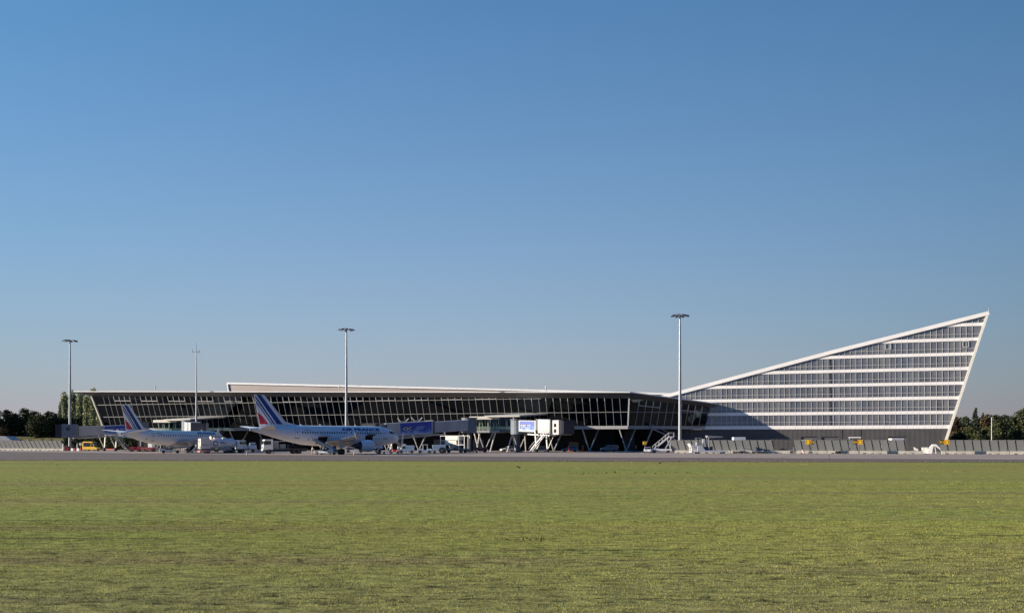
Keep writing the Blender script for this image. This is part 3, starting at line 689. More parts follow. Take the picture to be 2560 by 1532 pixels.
    if banner:
        ta, tb_ = Ln * banner[0], Ln * banner[1]; of = 1.6 * fat + .05 if ta > t1 - 1 else 1.35 * fat + .05
        zl = (lambda t: fz(t) - .1) if ta > t1 - 1 else (lambda t: fz(t) + .1)
        hh = 2.95 * fat if ta > t1 - 1 else 2.45 * fat
        mb = MB(); mb.hexa([P(ta, of - .04, zl(ta)), P(tb_, of - .04, zl(tb_)), P(tb_, of, zl(tb_)), P(ta, of, zl(ta)), P(ta, of - .04, zl(ta) + hh), P(tb_, of - .04, zl(tb_) + hh), P(tb_, of, zl(tb_) + hh), P(ta, of, zl(ta) + hh)])
        bn = mb.build('advert_banner', BANN, root)
        # u runs from the viewer's left to right
        l, rr = (ta, tb_) if (P(tb_, of, 0).x > P(ta, of, 0).x) else (tb_, ta); W = abs(tb_ - ta)
        def fn(u, v, o=.02):
            t = l + (rr - l) * u / W; return P(t, of + o, zl(t) + v)
        mb = MB(); x0 = .5 if logo else .15; lw = 3.4 if logo else 2.3
        def quad(u0, u1, v0, v1, o): return [fn(u0, v0, o), fn(u1, v0, o), fn(u1, v1, o), fn(u0, v1, o)]
        h0 = hh * .36; h1 = hh * .72
        lg = MB().poly(quad(x0, x0 + lw, h0, h1, .015)).build('logo_panel', pm('logo_navy', (.01, .02, .12), .4), bn, norm=False)
        lettering('lettering', 'CIC', lw * .82, (h1 - h0) * .72, lambda u, v: fn(x0 + lw * .09 + u, h0 + (h1 - h0) * .14 + v, .03), pm('logo_white', (.62, .72, .85), .4), bn, .02)
        mb = MB()
        for q, (u0, u1) in enumerate(((.52, .78), (.52, .74))):
            v = hh * (.60 - .16 * q); mb.poly(quad(W * u0, W * u1, v, v + .16, .02))
        mb.build('small_print', pm('banner_pale', (.45, .52, .66), .5), bn, norm=False)
    return root
jet_bridge('grey jet bridge docked beyond the nose of the larger airliner with blue advert', (-11.2, 251.5), (-33.2, 230.5), 5.75, 3.9, .5, (.46, .78), leg_t=.78, split=.43)
jet_bridge('sunlit white jet bridge parked unused with square blue advert beside the walkway building', (1.6, 250.0), (12.6, 239.6), 5.35, 4.9, -.25, (.13, .46), TUNW, TUNW, False, False, .55, 1.08)
jet_bridge('long grey jet bridge with blue advert reaching out behind the smaller tail', (-112.0, 290.5), (-122.3, 264.0), 5.5, 4.3, -.9, (.17, .57), cabm=pm('cab_slate', (.16, .18, .21), .5), leg_t=.45, brackets=False, fat=.82, split=.13, stair=11.0)
jet_bridge('pale jet bridge docked beyond the roof of the more distant airliner', (-96.2, 285.5), (-84.3, 259), 5.9, 4.6, -.3, None, TUN, TUN, False, False, .6)
# ------------------------------------------------------------------ aircraft (x forward from the main gear, y to port, z up)
def interp(st, x, k):
    for i in range(len(st) - 1):
        if st[i][0] <= x <= st[i + 1][0]:
            t = (x - st[i][0]) / (st[i + 1][0] - st[i][0]); return st[i][k] + (st[i + 1][k] - st[i][k]) * t
    return st[-1][k] if x > st[-1][0] else st[0][k]
AIRF = [(0, 0), (.06, .045), (.2, .065), (.4, .068), (.7, .04), (1, .004), (1, -.004), (.65, -.02), (.3, -.045), (.06, -.03)]
SYM = [(0, 0), (.08, .8), (.18, 1), (.8, 1), (1, .08), (1, -.08), (.8, -1), (.18, -1), (.08, -.8)]
def aircraft(label, S, loc, heading, sc):
    st = S['st']; xm = S['xm']
    root = thing('airliner', label, 'airliner', loc, heading)
    def X(xn, y, z): return Vector(((xm - xn) * sc, y * sc, z * sc))
    NS = 32; rings = []
    xs = sorted(set([s[0] for s in st] + [st[0][0] + q * .12 for q in range(1, 7)]))
    for x in xs:
        hw, t, b = interp(st, x, 1), interp(st, x, 2), interp(st, x, 3); zc, hz = (t + b) / 2, (t - b) / 2
        rings.append([X(x, hw * math.sin(2 * math.pi * k / NS), zc + hz * math.cos(2 * math.pi * k / NS)) for k in range(NS)])
    fus = MB().loft(rings).build('fuselage', AIRWHITE, root, smooth=True)
    def yo(x, z):
        hw, t, b = interp(st, x, 1), interp(st, x, 2), interp(st, x, 3); q = (z - (t + b) / 2) / ((t - b) / 2)
        return hw * math.sqrt(max(0.0, 1 - q * q))
    def SK(x, z, e): return X(x, -(yo(x, z) + e), z)
    def patch(mb, xa, xb, za, zb, e, nx=1, nz=3, mi=0, sh=0.0):
        g = [[SK(xa + (xb - xa) * i / nx + sh * (1 - j / nz), za + (zb - za) * j / nz, e) for i in range(nx + 1)] for j in range(nz + 1)]
        for j in range(nz):
            for i in range(nx): mb.poly([g[j][i], g[j][i + 1], g[j + 1][i + 1], g[j + 1][i]], mi)
        return mb
    WIN = pm('cabin_window_dark', (.010, .018, .04), .5, var=.1, spec=.15); LINE = pm('panel_line', (.20, .21, .24), .5)
    for x in S['windows']:
        patch(MB(), x - .125, x + .125, S['wz'] - .18, S['wz'] + .18, .012, 1, 2).build('cabin_window', WIN, fus, norm=False)
    for xa, xb, za, zb in S['doors']:
        mb = MB(); patch(mb, xa - .035, xb + .035, za - .05, zb + .035, .012, 1, 5, 0); patch(mb, xa, xb, za + .03, zb, .022, 1, 5, 1)
        patch(mb, (xa + xb) / 2 - .1, (xa + xb) / 2 + .1, zb - .75, zb - .5, .03, 1, 1, 2)
        mb.build('door', [LINE, AIRWHITE, WIN], fus, norm=False)
        patch(MB(), xa - .1, xb + .1, za - .13, za - .05, .035, 1, 1).build('door_sill', DGREY, fus, norm=False)
    for q in S['cockpit']:
        MB().poly([SK(x, z, .05) for x, z in q]).build('cockpit_window', WIN, fus, norm=False)
    tx = S['title']
    lettering('title', 'AIR FRANCE', tx[1] - tx[0], tx[3] - tx[2], lambda u, v: SK(tx[1] - u, tx[2] + v, .07), BLUEP, fus, .04)
    rg = S['reg']; lettering('registration', rg[4], rg[1] - rg[0], rg[3] - rg[2], lambda u, v: SK(rg[1] - u, rg[2] + v, .04), pm('registration_grey', (.12, .15, .22), .5), fus, .01)
    if S.get('hold'):
        xa, xb, za, zb = S['hold']
        patch(MB(), xa, xb, za, zb, .02, 2, 5, sh=.35).build('cargo_hold_opening', NEARBLACK, fus, norm=False)
        mb = MB(); p = [SK(xa, zb, .03), SK(xb, zb, .03)]; o = Vector((0, -1.5 * sc, .15 * sc)); mb.hexa([p[0], p[1], p[1] + o, p[0] + o] + [v + Vector((0, 0, .1)) for v in (p[0], p[1], p[1] + o, p[0] + o)]); mb.build('cargo_door', LGREY, fus)
        xa, xb, za, zb = S['fhold']
        mb = MB(); p = [SK(xa, zb, .0), SK(xb, zb, .0)]; o = Vector((0, -1.3 * sc, .45 * sc)); mb.hexa([p[0], p[1], p[1] + o, p[0] + o] + [v + Vector((0, 0, .12)) for v in (p[0], p[1], p[1] + o, p[0] + o)]); mb.build('cargo_door', DGREY, fus)
        patch(MB(), xa, xb, za, zb, .02, 2, 4).build('cargo_hold_opening', NEARBLACK, fus, norm=False)
    mb = MB(); mb.ball(X(S['ox'], -(yo(S['ox'], S['oz'])), S['oz']), .17 * sc, .05, .17 * sc); mb.build('outflow_valve', NEARBLACK, fus)
    for x in S['ants']:
        t = interp(st, x, 2); mb = MB(); mb.hexa([X(x + .25, -.03, t - .05), X(x - .25, -.03, t - .05), X(x - .25, .03, t - .05), X(x + .25, .03, t - .05), X(x + .32, -.02, t + .33), X(x + .1, -.02, t + .33), X(x + .1, .02, t + .33), X(x + .32, .02, t + .33)]); mb.build('antenna', AIRWHITE, fus)
    xe = st[-1]; mb = MB(); mb.tube(X(xe[0] - .25, 0, (xe[2] + xe[3]) / 2), X(xe[0] + .12, 0, (xe[2] + xe[3]) / 2), xe[1] * sc * 1.08, xe[1] * sc * .95, 14); mb.build('exhaust', DGREY, fus, smooth=True)
    # belly fairing
    bf = S['belly']; mb = MB(); rr = []
    for i in range(9):
        t = i / 8; x = bf[0] + (bf[1] - bf[0]) * t; s = math.sin(math.pi * min(max(t, .03), .97)) ** .5
        rr.append([X(x, bf[2] * s * math.sin(2 * math.pi * k / 16), bf[3] + bf[4] * s * math.cos(2 * math.pi * k / 16)) for k in range(16)])
    mb.loft(rr).build('belly_fairing', AIRGREY, root, smooth=True)
    # wings
    Wg = S['wing']
    def section(xle, y, z, ch, prof=AIRF, tk=1.0): return [X(xle + c * ch, y, z + h * ch * tk) for c, h in prof]
    for sg in (-1, 1):
        mb = MB(); mb.loft([section(*[(a, sg * y, z, ch) for a, y, z, ch in [p]][0]) for p in Wg]); wg = mb.build('wing', AIRGREY, root, smooth=True)
        tipx, ty, tz, tc = Wg[-1]
        if S['fence']:
            mb = MB(); pts = [(tipx + .3, tz - .6), (tipx + .6, tz + .02), (tipx + 1.25, tz + .6), (tipx + 1.65, tz + .58), (tipx + 1.55, tz), (tipx + 1.2, tz - .58)]
            mb.add([X(a, sg * (ty + .03), b) for a, b in pts] + [X(a, sg * (ty - .05), b) for a, b in pts], [tuple(range(6)), tuple(range(11, 5, -1))] + [(k, (k + 1) % 6, (k + 1) % 6 + 6, k + 6) for k in range(6)]); mb.build('wingtip_fence', AIRGREY, wg)
        else:
            mb = MB(); mb.loft([section(tipx, sg * ty, tz, tc), section(tipx + .55, sg * (ty + .35), tz + .5, tc * .8), section(tipx + 1.35, sg * (ty + .75), tz + 1.75, tc * .42)]); mb.build('winglet', AIRWHITE, wg, smooth=True)
        for fy in S['fair']:
            i = 0
            while Wg[i + 1][1] < fy: i += 1
            t = (fy - Wg[i][1]) / (Wg[i + 1][1] - Wg[i][1]); xa, za, ca = [Wg[i][k] + (Wg[i + 1][k] - Wg[i][k]) * t for k in (0, 2, 3)]
            mb = MB(); mb.ball(X(xa + ca * .86, sg * fy, za - .2), 1.3 * sc * ca / 3.5, .16 * sc, .2 * sc, nu=10, nv=6); mb.build('flap_fairing', AIRGREY, wg, smooth=True)
        # engine
        ex, ey, ez, er, el = S['eng']; ey *= sg; rr = []
        for t, q in ((0, .86), (.04, .96), (.15, 1.03), (.4, 1.06), (.7, 1.0), (1, .86)):
            rr.append([X(ex + el * t, ey + er * q * math.sin(2 * math.pi * k / 22), ez + er * q * math.cos(2 * math.pi * k / 22)) for k in range(22)])
        en = MB().loft(rr, caps=False).build('engine_cowl', AIRWHITE, root, smooth=True)
        mb = MB(); mb.tube(X(ex + .5, ey, ez), X(ex + .6, ey, ez), er * .9 * sc, n=22); mb.tube(X(ex + .1, ey, ez), X(ex + .6, ey, ez), .05, er * .3 * sc, 14); mb.build('fan', DGREY, en, smooth=True)
        mb = MB(); mb.tube(X(ex + el - .05, ey, ez), X(ex + el - .1, ey, ez), er * .84 * sc, n=22); mb.tube(X(ex + el - .3, ey, ez), X(ex + el + 1.25, ey, ez + .05), er * .62 * sc, er * .40 * sc, 20); mb.tube(X(ex + el + 1, ey, ez + .05), X(ex + el + 1.9, ey, ez + .08), er * .26 * sc, .04, 14); mb.build('exhaust_nozzle', pm('nozzle_metal', (.06, .065, .075), .4, metal=.5), en, smooth=True)
        i = 0
        while Wg[i + 1][1] < abs(ey): i += 1
        t = (abs(ey) - Wg[i][1]) / (Wg[i + 1][1] - Wg[i][1]); xa, za, ca = [Wg[i][k] + (Wg[i + 1][k] - Wg[i][k]) * t for k in (0, 2, 3)]
        mb = MB(); top_ = [(ex + el * .25, ez + er * 1.02), (xa + .2, za), (xa + ca * .6, za - .1), (ex + el + 1.2, ez + er * .5), (ex + el * .8, ez + er * .8)]
        mb.add([X(a, ey - .16, b) for a, b in top_] + [X(a, ey + .16, b) for a, b in top_], [tuple(range(5)), tuple(range(9, 4, -1))] + [(k, (k + 1) % 5, (k + 1) % 5 + 5, k + 5) for k in range(5)]); mb.build('pylon', AIRGREY, en)
        # tailplane
        ts = S['tail']; mb = MB(); mb.loft([section(a, sg * y, z, ch, AIRF, .8) for a, y, z, ch in ts]); mb.build('tailplane', AIRWHITE, root, smooth=True)
        # main gear
        gy = S['gear'][0] * sg; wr = S['gear'][1]; gr = thing('main_gear', None, None); gr.parent = root
        mb = MB(); mb.tube(X(xm, gy, wr), X(xm - .1, gy * .96, 2.6), .15 * sc, n=10); mb.tube(X(xm, gy, wr + .5), X(xm - 1.1, gy * .9, 2.3), .07 * sc, n=8); mb.tube(X(xm, gy - .6, wr), X(xm, gy + .6, wr), .09 * sc, n=8); mb.build('strut', LGREY, gr, smooth=True)
        mb = MB(); mb.hexa([X(xm - .6, gy + sg * .22, 1.35), X(xm + .6, gy + sg * .22, 1.35), X(xm + .6, gy + sg * .28, 1.35), X(xm - .6, gy + sg * .28, 1.35), X(xm - .75, gy + sg * .22, 2.5), X(xm + .75, gy + sg * .22, 2.5), X(xm + .75, gy + sg * .28, 2.5), X(xm - .75, gy + sg * .28, 2.5)]); mb.build('gear_door', AIRWHITE, gr)
        for o in (-.46, .46):
            mb = MB(); mb.tube(X(xm, gy + o - .2, wr), X(xm, gy + o + .2, wr), wr * sc, n=20, mi=0); mb.tube(X(xm, gy + o - .21, wr), X(xm, gy + o + .21, wr), wr * .5 * sc, n=14, mi=1); mb.build('wheel', [BLACK, DGREY], gr, smooth=True)
    # nose gear
    nx = S['nose_gear']; gr = thing('nose_gear', None, None); gr.parent = root
    mb = MB(); mb.tube(X(nx, 0, .4), X(nx + .15, 0, 2.1), .1 * sc, n=10); mb.tube(X(nx, -.4, .4), X(nx, .4, .4), .06 * sc, n=8); mb.build('strut', LGREY, gr, smooth=True)
    for o in (-.27, .27):
        mb = MB(); mb.tube(X(nx, o - .12, .4), X(nx, o + .12, .4), .4 * sc, n=18); mb.build('wheel', BLACK, gr, smooth=True)
        mb = MB(); mb.hexa([X(nx - .9, o * 1.7 - .02, 1.15), X(nx + 1, o * 1.7 - .02, 1.15), X(nx + 1, o * 1.7 + .02, 1.15), X(nx - .9, o * 1.7 + .02, 1.15), X(nx - .9, o * 1.4 - .02, 1.95), X(nx + 1, o * 1.4 - .02, 1.9), X(nx + 1, o * 1.4 + .02, 1.9), X(nx - .9, o * 1.4 + .02, 1.95)]); mb.build('gear_door', AIRWHITE, gr)
    # fin with stripes
    (bx0, bx1, bz, bt), (tx0, tx1, tz, tt) = S['fin']
    def fin(c, h, sd, e=0.0):
        x0 = bx0 + (tx0 - bx0) * h; x1 = bx1 + (tx1 - bx1) * h; th = bt + (tt - bt) * h; return X(x0 + (x1 - x0) * c, sd * (th + e), bz + (tz - bz) * h)
    mb = MB()
    mb.loft([[fin(c, h, t) for c, t in SYM] for h in (-.12, 0, .35, .7, .97, 1.0)]); fn = mb.build('fin', AIRWHITE, root, smooth=True)
    mb = MB(); df = S['dorsal']; pts = [(df[0], df[1]), (bx0 + .15 * (tx0 - bx0), bz + .15 * (tz - bz)), (bx0 + 1.2, bz - .2), (bx0, bz - .3)]
    mb.add([X(a, -.1, b) for a, b in pts] + [X(a, .1, b) for a, b in pts], [(0, 1, 2, 3), (7, 6, 5, 4)] + [(k, (k + 1) % 4, (k + 1) % 4 + 4, k + 4) for k in range(4)]); mb.build('dorsal_fin', AIRWHITE, fn)
    for m, q in ((BLUEP, [(.20, .07), (.41, .07), (.785, .995), (.37, .995)]), (BLUEP, [(.455, .07), (.525, .07), (.795, .72), (.795, .88)]), (BLUEP, [(.565, .07), (.61, .07), (.795, .525), (.795, .63)]), (REDL, [(.70, .07), (.795, .07), (.795, .28)])):
        mb = MB()
        for sd in (-1, 1): mb.poly([fin(c, h, sd, .015) for c, h in q])
        mb.build('livery_stripe', m, fn, norm=False)
    # stripes carried on across the tapering rudder
    def rud(c, h, sd, e=.015):
        x0 = bx0 + (tx0 - bx0) * h; x1 = bx1 + (tx1 - bx1) * h; th = bt + (tt - bt) * h; k = 1 - .92 * (c - .8) / .2
        return X(x0 + (x1 - x0) * c, sd * (th * k + e), bz + (tz - bz) * h)
    for m, q in ((BLUEP, [(.80, .73), (.985, .93), (.985, .985), (.80, .88)]), (BLUEP, [(.80, .535), (.985, .76), (.985, .845), (.80, .64)]), (REDL, [(.80, .07), (.985, .07), (.985, .46), (.80, .29)])):
        mb = MB()
        for sd in (-1, 1): mb.poly([rud(c, h, sd) for c, h in q])
        mb.build('livery_stripe', m, fn, norm=False)
    return root
A319 = dict(xm=16.1, st=[(0, .05, 3.38, 3.22), (.25, .5, 3.8, 2.8), (.8, .92, 4.22, 2.45), (1.6, 1.3, 4.72, 2.16), (2.4, 1.56, 5.2, 1.98), (3.4, 1.78, 5.56, 1.86), (5, 1.94, 5.82, 1.76), (6.5, 1.975, 5.87, 1.73), (20, 1.975, 5.87, 1.73), (23, 1.92, 5.87, 1.98), (26, 1.68, 5.86, 2.6), (29, 1.2, 5.74, 3.4), (31.5, .72, 5.52, 4.12), (33.3, .36, 5.28, 4.62), (33.8, .28, 5.2, 4.68)],
    windows=[5.6 + .545 * k for k in range(34) if k not in (12, 14)], wz=4.42, doors=[(4.0, 4.85, 3.3, 5.15), (24.3, 25.1, 3.35, 5.1)], cockpit=[[(1.45, 4.22), (2.2, 4.26), (2.25, 4.74), (1.9, 4.62)], [(2.28, 4.27), (2.88, 4.32), (2.78, 4.84), (2.34, 4.78)], [(2.95, 4.34), (3.35, 4.44), (3.22, 4.84), (2.86, 4.85)]],
    title=(5.7, 14.8, 4.82, 5.44), reg=(21.6, 23.3, 4.78, 5.0, 'F-GRHU'), hold=(18.1, 20.2, 2.0, 3.55), fhold=(7.6, 9.4, 2.3, 3.6), ox=22.3, oz=3.05, ants=(10.5, 18.6, 23.0),
    belly=(10.2, 19.6, 1.9, 2.35, .95), wing=[(11.0, 1.2, 2.45, 7.6), (12.2, 2.0, 2.5, 6.4), (14.6, 6.4, 2.95, 3.9), (18.6, 16.6, 3.72, 1.6)], fence=True, fair=(7.6, 10.6, 13.5),
    eng=(9.9, 5.75, 1.75, 1.16, 3.0), tail=[(28.4, .5, 5.0, 3.9), (31.9, 6.2, 5.65, 1.5)], gear=(3.8, .57), nose_gear=5.07, fin=((25.6, 31.9, 5.6, .26), (30.9, 33.1, 11.76, .13)), dorsal=(23.4, 5.8))
aircraft('larger white airliner with striped fin and open cargo hatch beside a belt loader', A319, (-39.3, 209.6, 0), R(39), 1.06)
E190 = dict(xm=17.3, st=[(0, .05, 2.95, 2.8), (.3, .42, 3.3, 2.5), (.9, .8, 3.75, 2.2), (1.8, 1.12, 4.3, 1.98), (2.8, 1.34, 4.75, 1.86), (4, 1.47, 5.0, 1.8), (5.5, 1.505, 5.1, 1.75), (24, 1.505, 5.1, 1.75), (26.5, 1.45, 5.1, 2.0), (29.5, 1.15, 5.05, 2.6), (32.5, .75, 4.92, 3.35), (35, .38, 4.68, 3.95), (36.0, .24, 4.55, 4.1)],
    windows=[5.0 + .8 * k for k in range(27)], wz=3.95, doors=[(3.5, 4.25, 2.7, 4.5), (27.0, 27.7, 2.8, 4.45)], cockpit=[[(1.75, 3.85), (2.4, 3.85), (2.45, 4.3), (1.95, 4.2)], [(2.5, 3.85), (3.0, 3.95), (2.9, 4.3), (2.55, 4.3)]],
    title=(5.6, 12.3, 4.35, 4.85), reg=(24.4, 26.4, 4.4, 4.62, 'F-HBLD'), hold=None, ox=29.3, oz=3.1, ants=(9.0, 20.0),
    belly=(11.5, 21.5, 1.6, 2.15, .85), wing=[(13.0, .9, 2.3, 6.6), (14.3, 1.6, 2.35, 5.3), (16.3, 5.2, 2.75, 3.2), (20.0, 13.6, 3.75, 1.35)], fence=False, fair=(6.5, 9.5),
    eng=(11.2, 4.8, 1.7, .98, 2.7), tail=[(31.0, .4, 4.55, 3.4), (34.0, 6.0, 5.1, 1.3)], gear=(2.97, .5), nose_gear=3.6, fin=((28.3, 34.3, 4.85, .2), (33.4, 35.7, 10.57, .1)), dorsal=(25.6, 5.08))
hd = R(69.5); nose = Vector((-77.9, 261, 0)); ds = Vector((math.cos(hd), math.sin(hd), 0))
aircraft('smaller white airliner with striped fin parked tail first towards the grass behind the fuel tanker', E190, nose - ds * 17.3 * 1.08, hd, 1.08)

# ------------------------------------------------------------------ ground vehicles (x forward)
def wheels(root, xs, ys, r, w=.28):
    for x in xs:
        for y in ys:
            mb = MB(); mb.wheel(x, y, r, w, 0); mb.wheel(x, y, r * .5, w + .02, 1, z=r); mb.build('wheel', [BLACK, DGREY], root, smooth=True)
def veh(name, label, cat, px, py, hdg, Y=None, group=None):
    p = GD(px, Y) if Y else G(px, py); return thing(name, label, cat, p, R(hdg), group)
def greenhouse(mb, z0, z1, f0, b0, f1, b1, w0, w1, mi=0):
    mb.hexa([(b0, -w0, z0), (f0, -w0, z0), (f0, w0, z0), (b0, w0, z0), (b1, -w1, z1), (f1, -w1, z1), (f1, w1, z1), (b1, w1, z1)], mi)
def car(label, px, py, hdg, paint, Y=None, L_=4.2):
    r = veh('parked_car', label, 'car', px, py, hdg, Y); h = L_ / 2
    mb = MB(); mb.prism([(-h, .35), (-h, .85), (-h + .25, .95), (h - 1.1, .92), (h - .1, .72), (h, .38)], -.85, .85); greenhouse(mb, .9, 1.45, h - 1.15, -h + .15, h - 1.95, -h + .75, .82, .66); mb.build('body', paint, r, bevel=.06)
    mb = MB()
    for s in (-1, 1): mb.poly([(-h + .5, s * .80, .98), (h - 1.45, s * .80, .98), (h - 2.0, s * .69, 1.38), (-h + .85, s * .69, 1.38)])
    mb.poly([(h - 1.2, -.74, .97), (h - 1.2, .74, .97), (h - 1.88, .62, 1.41), (h - 1.88, -.62, 1.41)]); mb.poly([(-h + .17, -.74, .98), (-h + .17, .74, .98), (-h + .66, .62, 1.4), (-h + .66, -.62, 1.4)])
    for v in range(len(mb.v)): x, y, z = mb.v[v]; mb.v[v] = (x + (.03 if x > h - 1.9 and abs(y) < .75 and v >= 8 else 0) - (.03 if v >= 12 else 0), y * 1.035, z)
    mb.build('window', VGLASS, r, norm=False)
    for s in (-.6, .6): MB().box(h - .12, h + .01, s - .2, s + .2, .6, .75).build('headlight', pm('lamp_glass', (.7, .7, .68), .2), r)
    wheels(r, (-h + .8, h - .8), (-.76, .76), .31, .2); return r
def van(label, px, py, hdg, paint, Y=None, L_=4.9, H=2.3, name='parked_van'):
    r = veh(name, label, 'van', px, py, hdg, Y); h = L_ / 2
    mb = MB(); mb.prism([(-h, .4), (-h - .03, 1.3), (-h + .08, H - .12), (-h + .3, H), (h - 1.9, H), (h - 1.55, H - .1), (h - .85, 1.2), (h - .12, .98), (h, .8), (h, .4)], -.92, .92); mb.build('body', paint, r, bevel=.1)
    mb = MB()
    for s in (-1, 1):
        mb.poly([(h - 1.95, s * .935, 1.25), (h - 1.1, s * .935, 1.25), (h - 1.6, s * .935, H - .3), (h - 1.95, s * .935, H - .28)])
        mb.poly([(-h + .4, s * .935, 1.25), (h - 2.1, s * .935, 1.25), (h - 2.1, s * .935, H - .3), (-h + .4, s * .935, H - .3)])
    mb.poly([(h - .86, -.8, 1.24), (h - .86, .8, 1.24), (h - 1.5, .72, H - .16), (h - 1.5, -.72, H - .16)]); mb.poly([(-h - .04, -.75, 1.3), (-h - .04, .75, 1.3), (-h + .05, .7, H - .25), (-h + .05, -.7, H - .25)])
    for v in range(16, 20): x, y, z = mb.v[v]; mb.v[v] = (x + .04, y, z + .02)
    mb.build('window', VGLASS, r, norm=False)
    MB().box(h - .1, h + .1, -.9, .9, .35, .62).build('bumper', DGREY, r)
    for s in (-.68, .68): MB().box(h - .12, h + .02, s - .17, s + .17, .74, .95).build('headlight', pm('lamp_glass', (.7, .7, .68), .2), r)
    wheels(r, (-h + .95, h - .95), (-.8, .8), .34, .22); return r
van('yellow service van with silver window strip parked beyond the mast at the end stand', 229, 0, -14, YELP, Y=283, L_=5.0, H=2.75)
car('small white car mostly hidden below the glazed walkway building', 1270, 0, 200, WHITE, Y=262)
car('dark car standing in shade under the white jet bridge', 1352, 0, 175, DGREY, Y=263)
car('blue grey estate car beside two workers in orange under the terminal', 1424, 0, 185, pm('blue_grey_paint', (.16, .2, .24), .3), Y=262, L_=4.4)
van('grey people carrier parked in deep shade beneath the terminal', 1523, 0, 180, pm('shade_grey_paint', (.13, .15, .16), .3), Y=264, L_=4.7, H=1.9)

def belt_loader(label, px, py, hdg, paint, Y=None, rise=.36, L_=7.2, cab=True):
    r = veh('belt_loader', label, 'belt loader', px, py, hdg, Y, 'belt loaders on the apron')
    mb = MB(); mb.prism([(-2.6, .35), (-2.6, 1.15), (-1.5, 1.15), (-1.1, .8), (1.9, .7), (2.3, .35)], -.95, .95); mb.build('body', paint, r, bevel=.06)
    c, s = math.cos(rise), math.sin(rise); z0 = .75
    a = Vector((-L_ * .50 * c, .25, z0 + .1)); b = a + Vector((L_ * c, 0, L_ * s)); mb = MB(); mb.bar(a, b, .85, .26); mb.build('conveyor', DGREY, r)
    mb = MB()
    for y in (-.28, .74): mb.bar(a + Vector((0, y - .25 + .02, .2)), b + Vector((0, y - .25 + .02, .2)), .07, .2)
    mb.build('guard_rail', LGREY, r)
    mb = MB(); mb.bar((1.0, .25, .7), a.lerp(b, .62), .14); mb.bar((-.6, .25, .7), a.lerp(b, .4), .14); mb.build('lift_arm', GREY, r)
    if cab:
        mb = MB(); mb.box(-2.3, -1.2, -.95, -.3, 1.1, 1.25); mb.bar((-1.2, -.6, 1.2), (-1.0, -.6, 1.75), .06); mb.box(-2.25, -1.75, -.9, -.4, 1.2, 1.95); mb.build('driver_seat', DGREY, r)
    wheels(r, (-1.7, 1.4), (-.9, .9), .36); return r
belt_loader('belt loader raised to the open cargo hatch of the larger airliner', 812, 0, 158, pm('loader_grey_paint', (.34, .40, .44), .45), Y=202.5, rise=.42, L_=5.8)
belt_loader('cream belt loader lowered on open ground near the smaller airliner', 428, 1132.6, 20, CREAM, rise=.09)
belt_loader('white belt loader seen between main wheel and engine of the larger airliner', 885, 0, 186, WHITE, Y=238, rise=.08, L_=6.0)

def truck_cab(mb_p, r, x0, x1, z0, z1, paint, w=1.2):
    mb = MB(); mb.prism([(x0, z0), (x0, z1 - .15), (x0 + .2, z1), (x1 - .3, z1), (x1 - .12, z1 - .5), (x1, z0 + 1.05), (x1, z0)], -w, w); cab = mb.build('cab', paint, r, bevel=.07)
    mb = MB(); zw = z0 + 1.15
    mb.poly([(x1 + .015, -w + .15, zw), (x1 + .015, w - .15, zw), (x1 - .13, w - .18, z1 - .35), (x1 - .13, -w + .18, z1 - .35)])
    for s in (-1, 1): mb.poly([(x0 + .5, s * (w + .012), zw), (x1 - .12, s * (w + .012), zw), (x1 - .2, s * (w + .012), z1 - .35), (x0 + .5, s * (w + .012), z1 - .3)])
    mb.build('window', VGLASS, cab, norm=False)
    MB().box(x1 - .1, x1 + .12, -w, w, z0 - .25, z0 + .15).build('bumper', LGREY, r)
    for s in (-1, 1):
        MB().box(x1 + .0, x1 + .04, s * (w - .35) - .18, s * (w - .35) + .18, z0 + .2, z0 + .42).build('headlight', MATS['lamp_glass'], r)
        MB().bar((x1 - .1, s * (w + .25), zw + .1), (x1 - .1, s * (w + .25), zw + .75), .22, .1).build('mirror', BLACK, r)
    MB().box(x1 + .005, x1 + .03, -.5, .5, z0 + .25, z0 + .8).build('grille', DGREY, r)
    return cab
# fuel tanker, tail towards the sun
t = veh('fuel_tanker', 'white aircraft fuel tanker with orange beacon lit and hose cabinet at its tail', 'tanker', 556, 0, 32, Y=226)
MB().box(-5.2, 5.3, -.45, .45, .7, 1.0).build('chassis', DGREY, t)
mb = MB(); rr = []
for x, q in ((-2.9, .75), (-2.75, .95), (-2.5, 1.0), (2.2, 1.0), (2.55, .93), (2.8, .7)): rr.append([(x, 1.25 * q * math.sin(2 * math.pi * k / 24), 2.35 + 1.15 * q * math.cos(2 * math.pi * k / 24)) for k in range(24)])
tank = mb.loft(rr).build('tank', pm('tank_white', (.62, .65, .68), .35, var=.08), t, smooth=True)
for x in (-1.6, .4): MB().box(x - .4, x + .4, -.4, .4, 3.45, 3.68).build('tank_hatch', WHITE, tank)
mb = MB()
for a0 in range(18): 
    q0, q1 = 2 * math.pi * a0 / 18, 2 * math.pi * (a0 + 1) / 18
    f = lambda q, rd: (-1.9 + rd * math.cos(q), -1.25 * math.sqrt(1 - ((rd * math.sin(q)) / 1.15) ** 2) - .015, 2.35 + rd * math.sin(q))
    mb.poly([f(q0, .42), f(q1, .42), f(q1, .62), f(q0, .62)])
mb.build('emblem', pm('emblem_maroon', (.10, .03, .06), .5), tank, norm=False)
mb = MB(); f = lambda x, z: (x, -1.25 * math.sqrt(1 - ((z - 2.35) / 1.15) ** 2) - .015, z)
for x0, x1, z in ((-1.0, .2, 2.55), (-.9, .6, 2.25)): mb.poly([f(x0, z), f(x1, z), f(x1, z + .16), f(x0, z + .16)])
mb.build('marking', MATS['emblem_maroon'], tank, norm=False)
